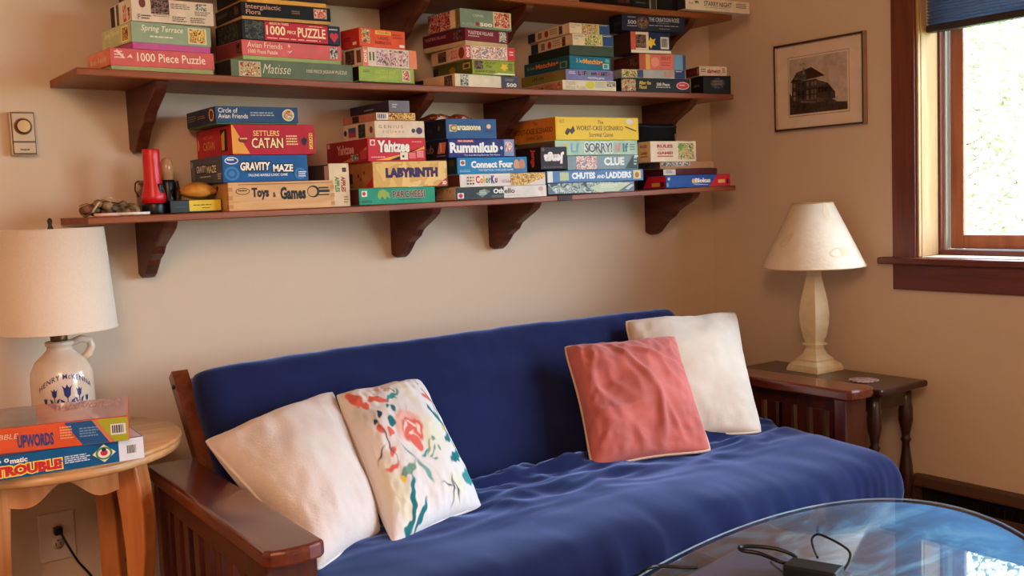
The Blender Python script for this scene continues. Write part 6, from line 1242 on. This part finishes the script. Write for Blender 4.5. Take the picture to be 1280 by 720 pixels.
t_ = nt.nodes.new('ShaderNodeBsdfTransparent'); t_.inputs[0].default_value = (.93, .97, .97, 1); g_ = nt.nodes.new('ShaderNodeBsdfGlossy'); g_.inputs['Roughness'].default_value = .012
lw_ = nt.nodes.new('ShaderNodeLayerWeight'); pw_ = nt.nodes.new('ShaderNodeMath'); pw_.operation = 'POWER'; pw_.inputs[1].default_value = 4.5; nt.links.new(lw_.outputs['Facing'], pw_.inputs[0]); fr_ = nt.nodes.new('ShaderNodeMath'); fr_.operation = 'MULTIPLY_ADD'; fr_.inputs[1].default_value = .75; fr_.inputs[2].default_value = .04; nt.links.new(pw_.outputs[0], fr_.inputs[0]); mx = nt.nodes.new('ShaderNodeMixShader'); nt.links.new(fr_.outputs[0], mx.inputs[0]); nt.links.new(t_.outputs[0], mx.inputs[1]); nt.links.new(g_.outputs[0], mx.inputs[2]); nt.links.new(mx.outputs[0], nt.nodes['Material Output'].inputs[0])
gl_.data.materials.append(GT)
MB().tube([ell(k, n, 1.0)+(ZCT-.003,) for k in range(n)], .0022, 6, closed=True).obj('glass_edge', mat('glass_rim', (150, 176, 190), .15, .6), ct)
for k in (10, 38, 58, 86):
    x, y = ell(k, n, .78); MB().lathe([(.022, 0), (.028, .05), (.032, .3), (.034, ZCT-.031)], 16, c=(x, y, 0)).obj('leg', DARKW, ct)
# laptop
l0, l1 = P(925, 684, 2, ZCT+.016), P(1068, 716, 2, ZCT+.016)
u_ = (l1-l0); wl = u_.length; yawl = math.atan2(u_.y, u_.x)
lt = root('laptop', (l0.x, l0.y, ZCT+.0006), 'closed thin grey laptop on the coffee table under the black power adapter', 'laptop', rz=yawl)
LAPM = mat('laptop_grey', (92, 88, 104), .45, .4)
MB().bev(0, wl, -.235, 0, .001, .009, r=.003).obj('base', LAPM, lt, local=True); MB().bev(0, wl, -.235, 0, .0095, .0155, r=.0025).obj('lid', LAPM, lt, local=True)
ZL = ZCT+.0165
# adapter and cables
a0, a1 = P(990, 697, 2, ZL+.026), P(1056, 708, 2, ZL+.026)
u_ = a1-a0; wa = u_.length; ya = math.atan2(u_.y, u_.x)
ad_ = root('power_adapter', (a0.x, a0.y, ZL+.0006), 'black power adapter brick with looped cable on the coffee table', 'power adapter', rz=ya)
MB().bev(0, wa, -.055, 0, 0, .028, r=.004, seg=3).obj('brick', mat('adapter_black', (22, 22, 26), .4, .4), ad_, local=True)
PT = lambda px, py, z: P(px, py, 2, z)
MB().tube(cord('', [PT(992, 706, ZL+.014), PT(975, 702, ZL+.022), PT(950, 692, ZL+.03), PT(928, 688, ZL+.034), PT(926, 683.5, ZL+.036), PT(945, 683, ZL+.034), PT(970, 686, ZL+.03), PT(988, 692, ZL+.022), PT(996, 697, ZL+.014)]), .0042, 8).obj('cable', BLACK, ad_)
for o_ in (ad_.children[-1],): o_.parent = None; o_.data.transform(Matrix.Translation(ad_.location)); o_.parent = ad_; o_.data.transform(ad_.matrix_basis.inverted())
q = MB().tube(cord('', [PT(1052, 716, ZL+.01), PT(1061, 702, ZL+.03), PT(1062, 690, ZL+.045), PT(1050, 680, ZL+.055), PT(1030, 670, ZL+.062), PT(1021, 668, ZL+.06), PT(1015, 674, ZL+.05), PT(1017, 685, ZL+.035), PT(1022, 697, ZL+.029)]), .0026, 8).obj('thin_cable', BLACK)
q.data.transform(ad_.matrix_basis.inverted()); q.parent = ad_
q = MB().tube(cord('', [PT(963, 702, ZL+.02), PT(975, 712, ZL+.008), PT(986, 722, ZL+.004)]), .0028, 8).obj('plug_lead', mat('lead_grey', (60, 60, 64), .35, .5), None)
q.data.transform(ad_.matrix_basis.inverted()); q.parent = ad_
wc = root('charging_cable', tuple(PT(840, 710, ZCT)), 'black cable running over the left edge of the coffee table glass', 'cable')
MB().tube(cord('', [PT(770, 732, ZCT-.12), PT(797, 719, ZCT-.03), PT(808, 711, ZCT+.006), PT(825, 707.5, ZCT+.005), PT(850, 709, ZCT+.004), PT(872, 709.5, ZCT+.004)]), .0036, 8).obj('cable', BLACK, wc)

# ------------------------------------------------------------------ ceiling lamp that lights the left of the room
cl = root('ceiling_lamp', (-.5, -3.6, ZC), 'warm ceiling lamp behind the viewer', 'lamp')
MB().lathe([(.10, ZC-.001), (.10, ZC-.02), (.03, ZC-.03)], 32, c=(-.5, -3.6, 0)).obj('canopy', BR_, cl)
MB().tube([(-.5, -3.6, ZC-.02), (-.5, -3.6, 2.42)], .008, 8).obj('stem', BR_, cl)
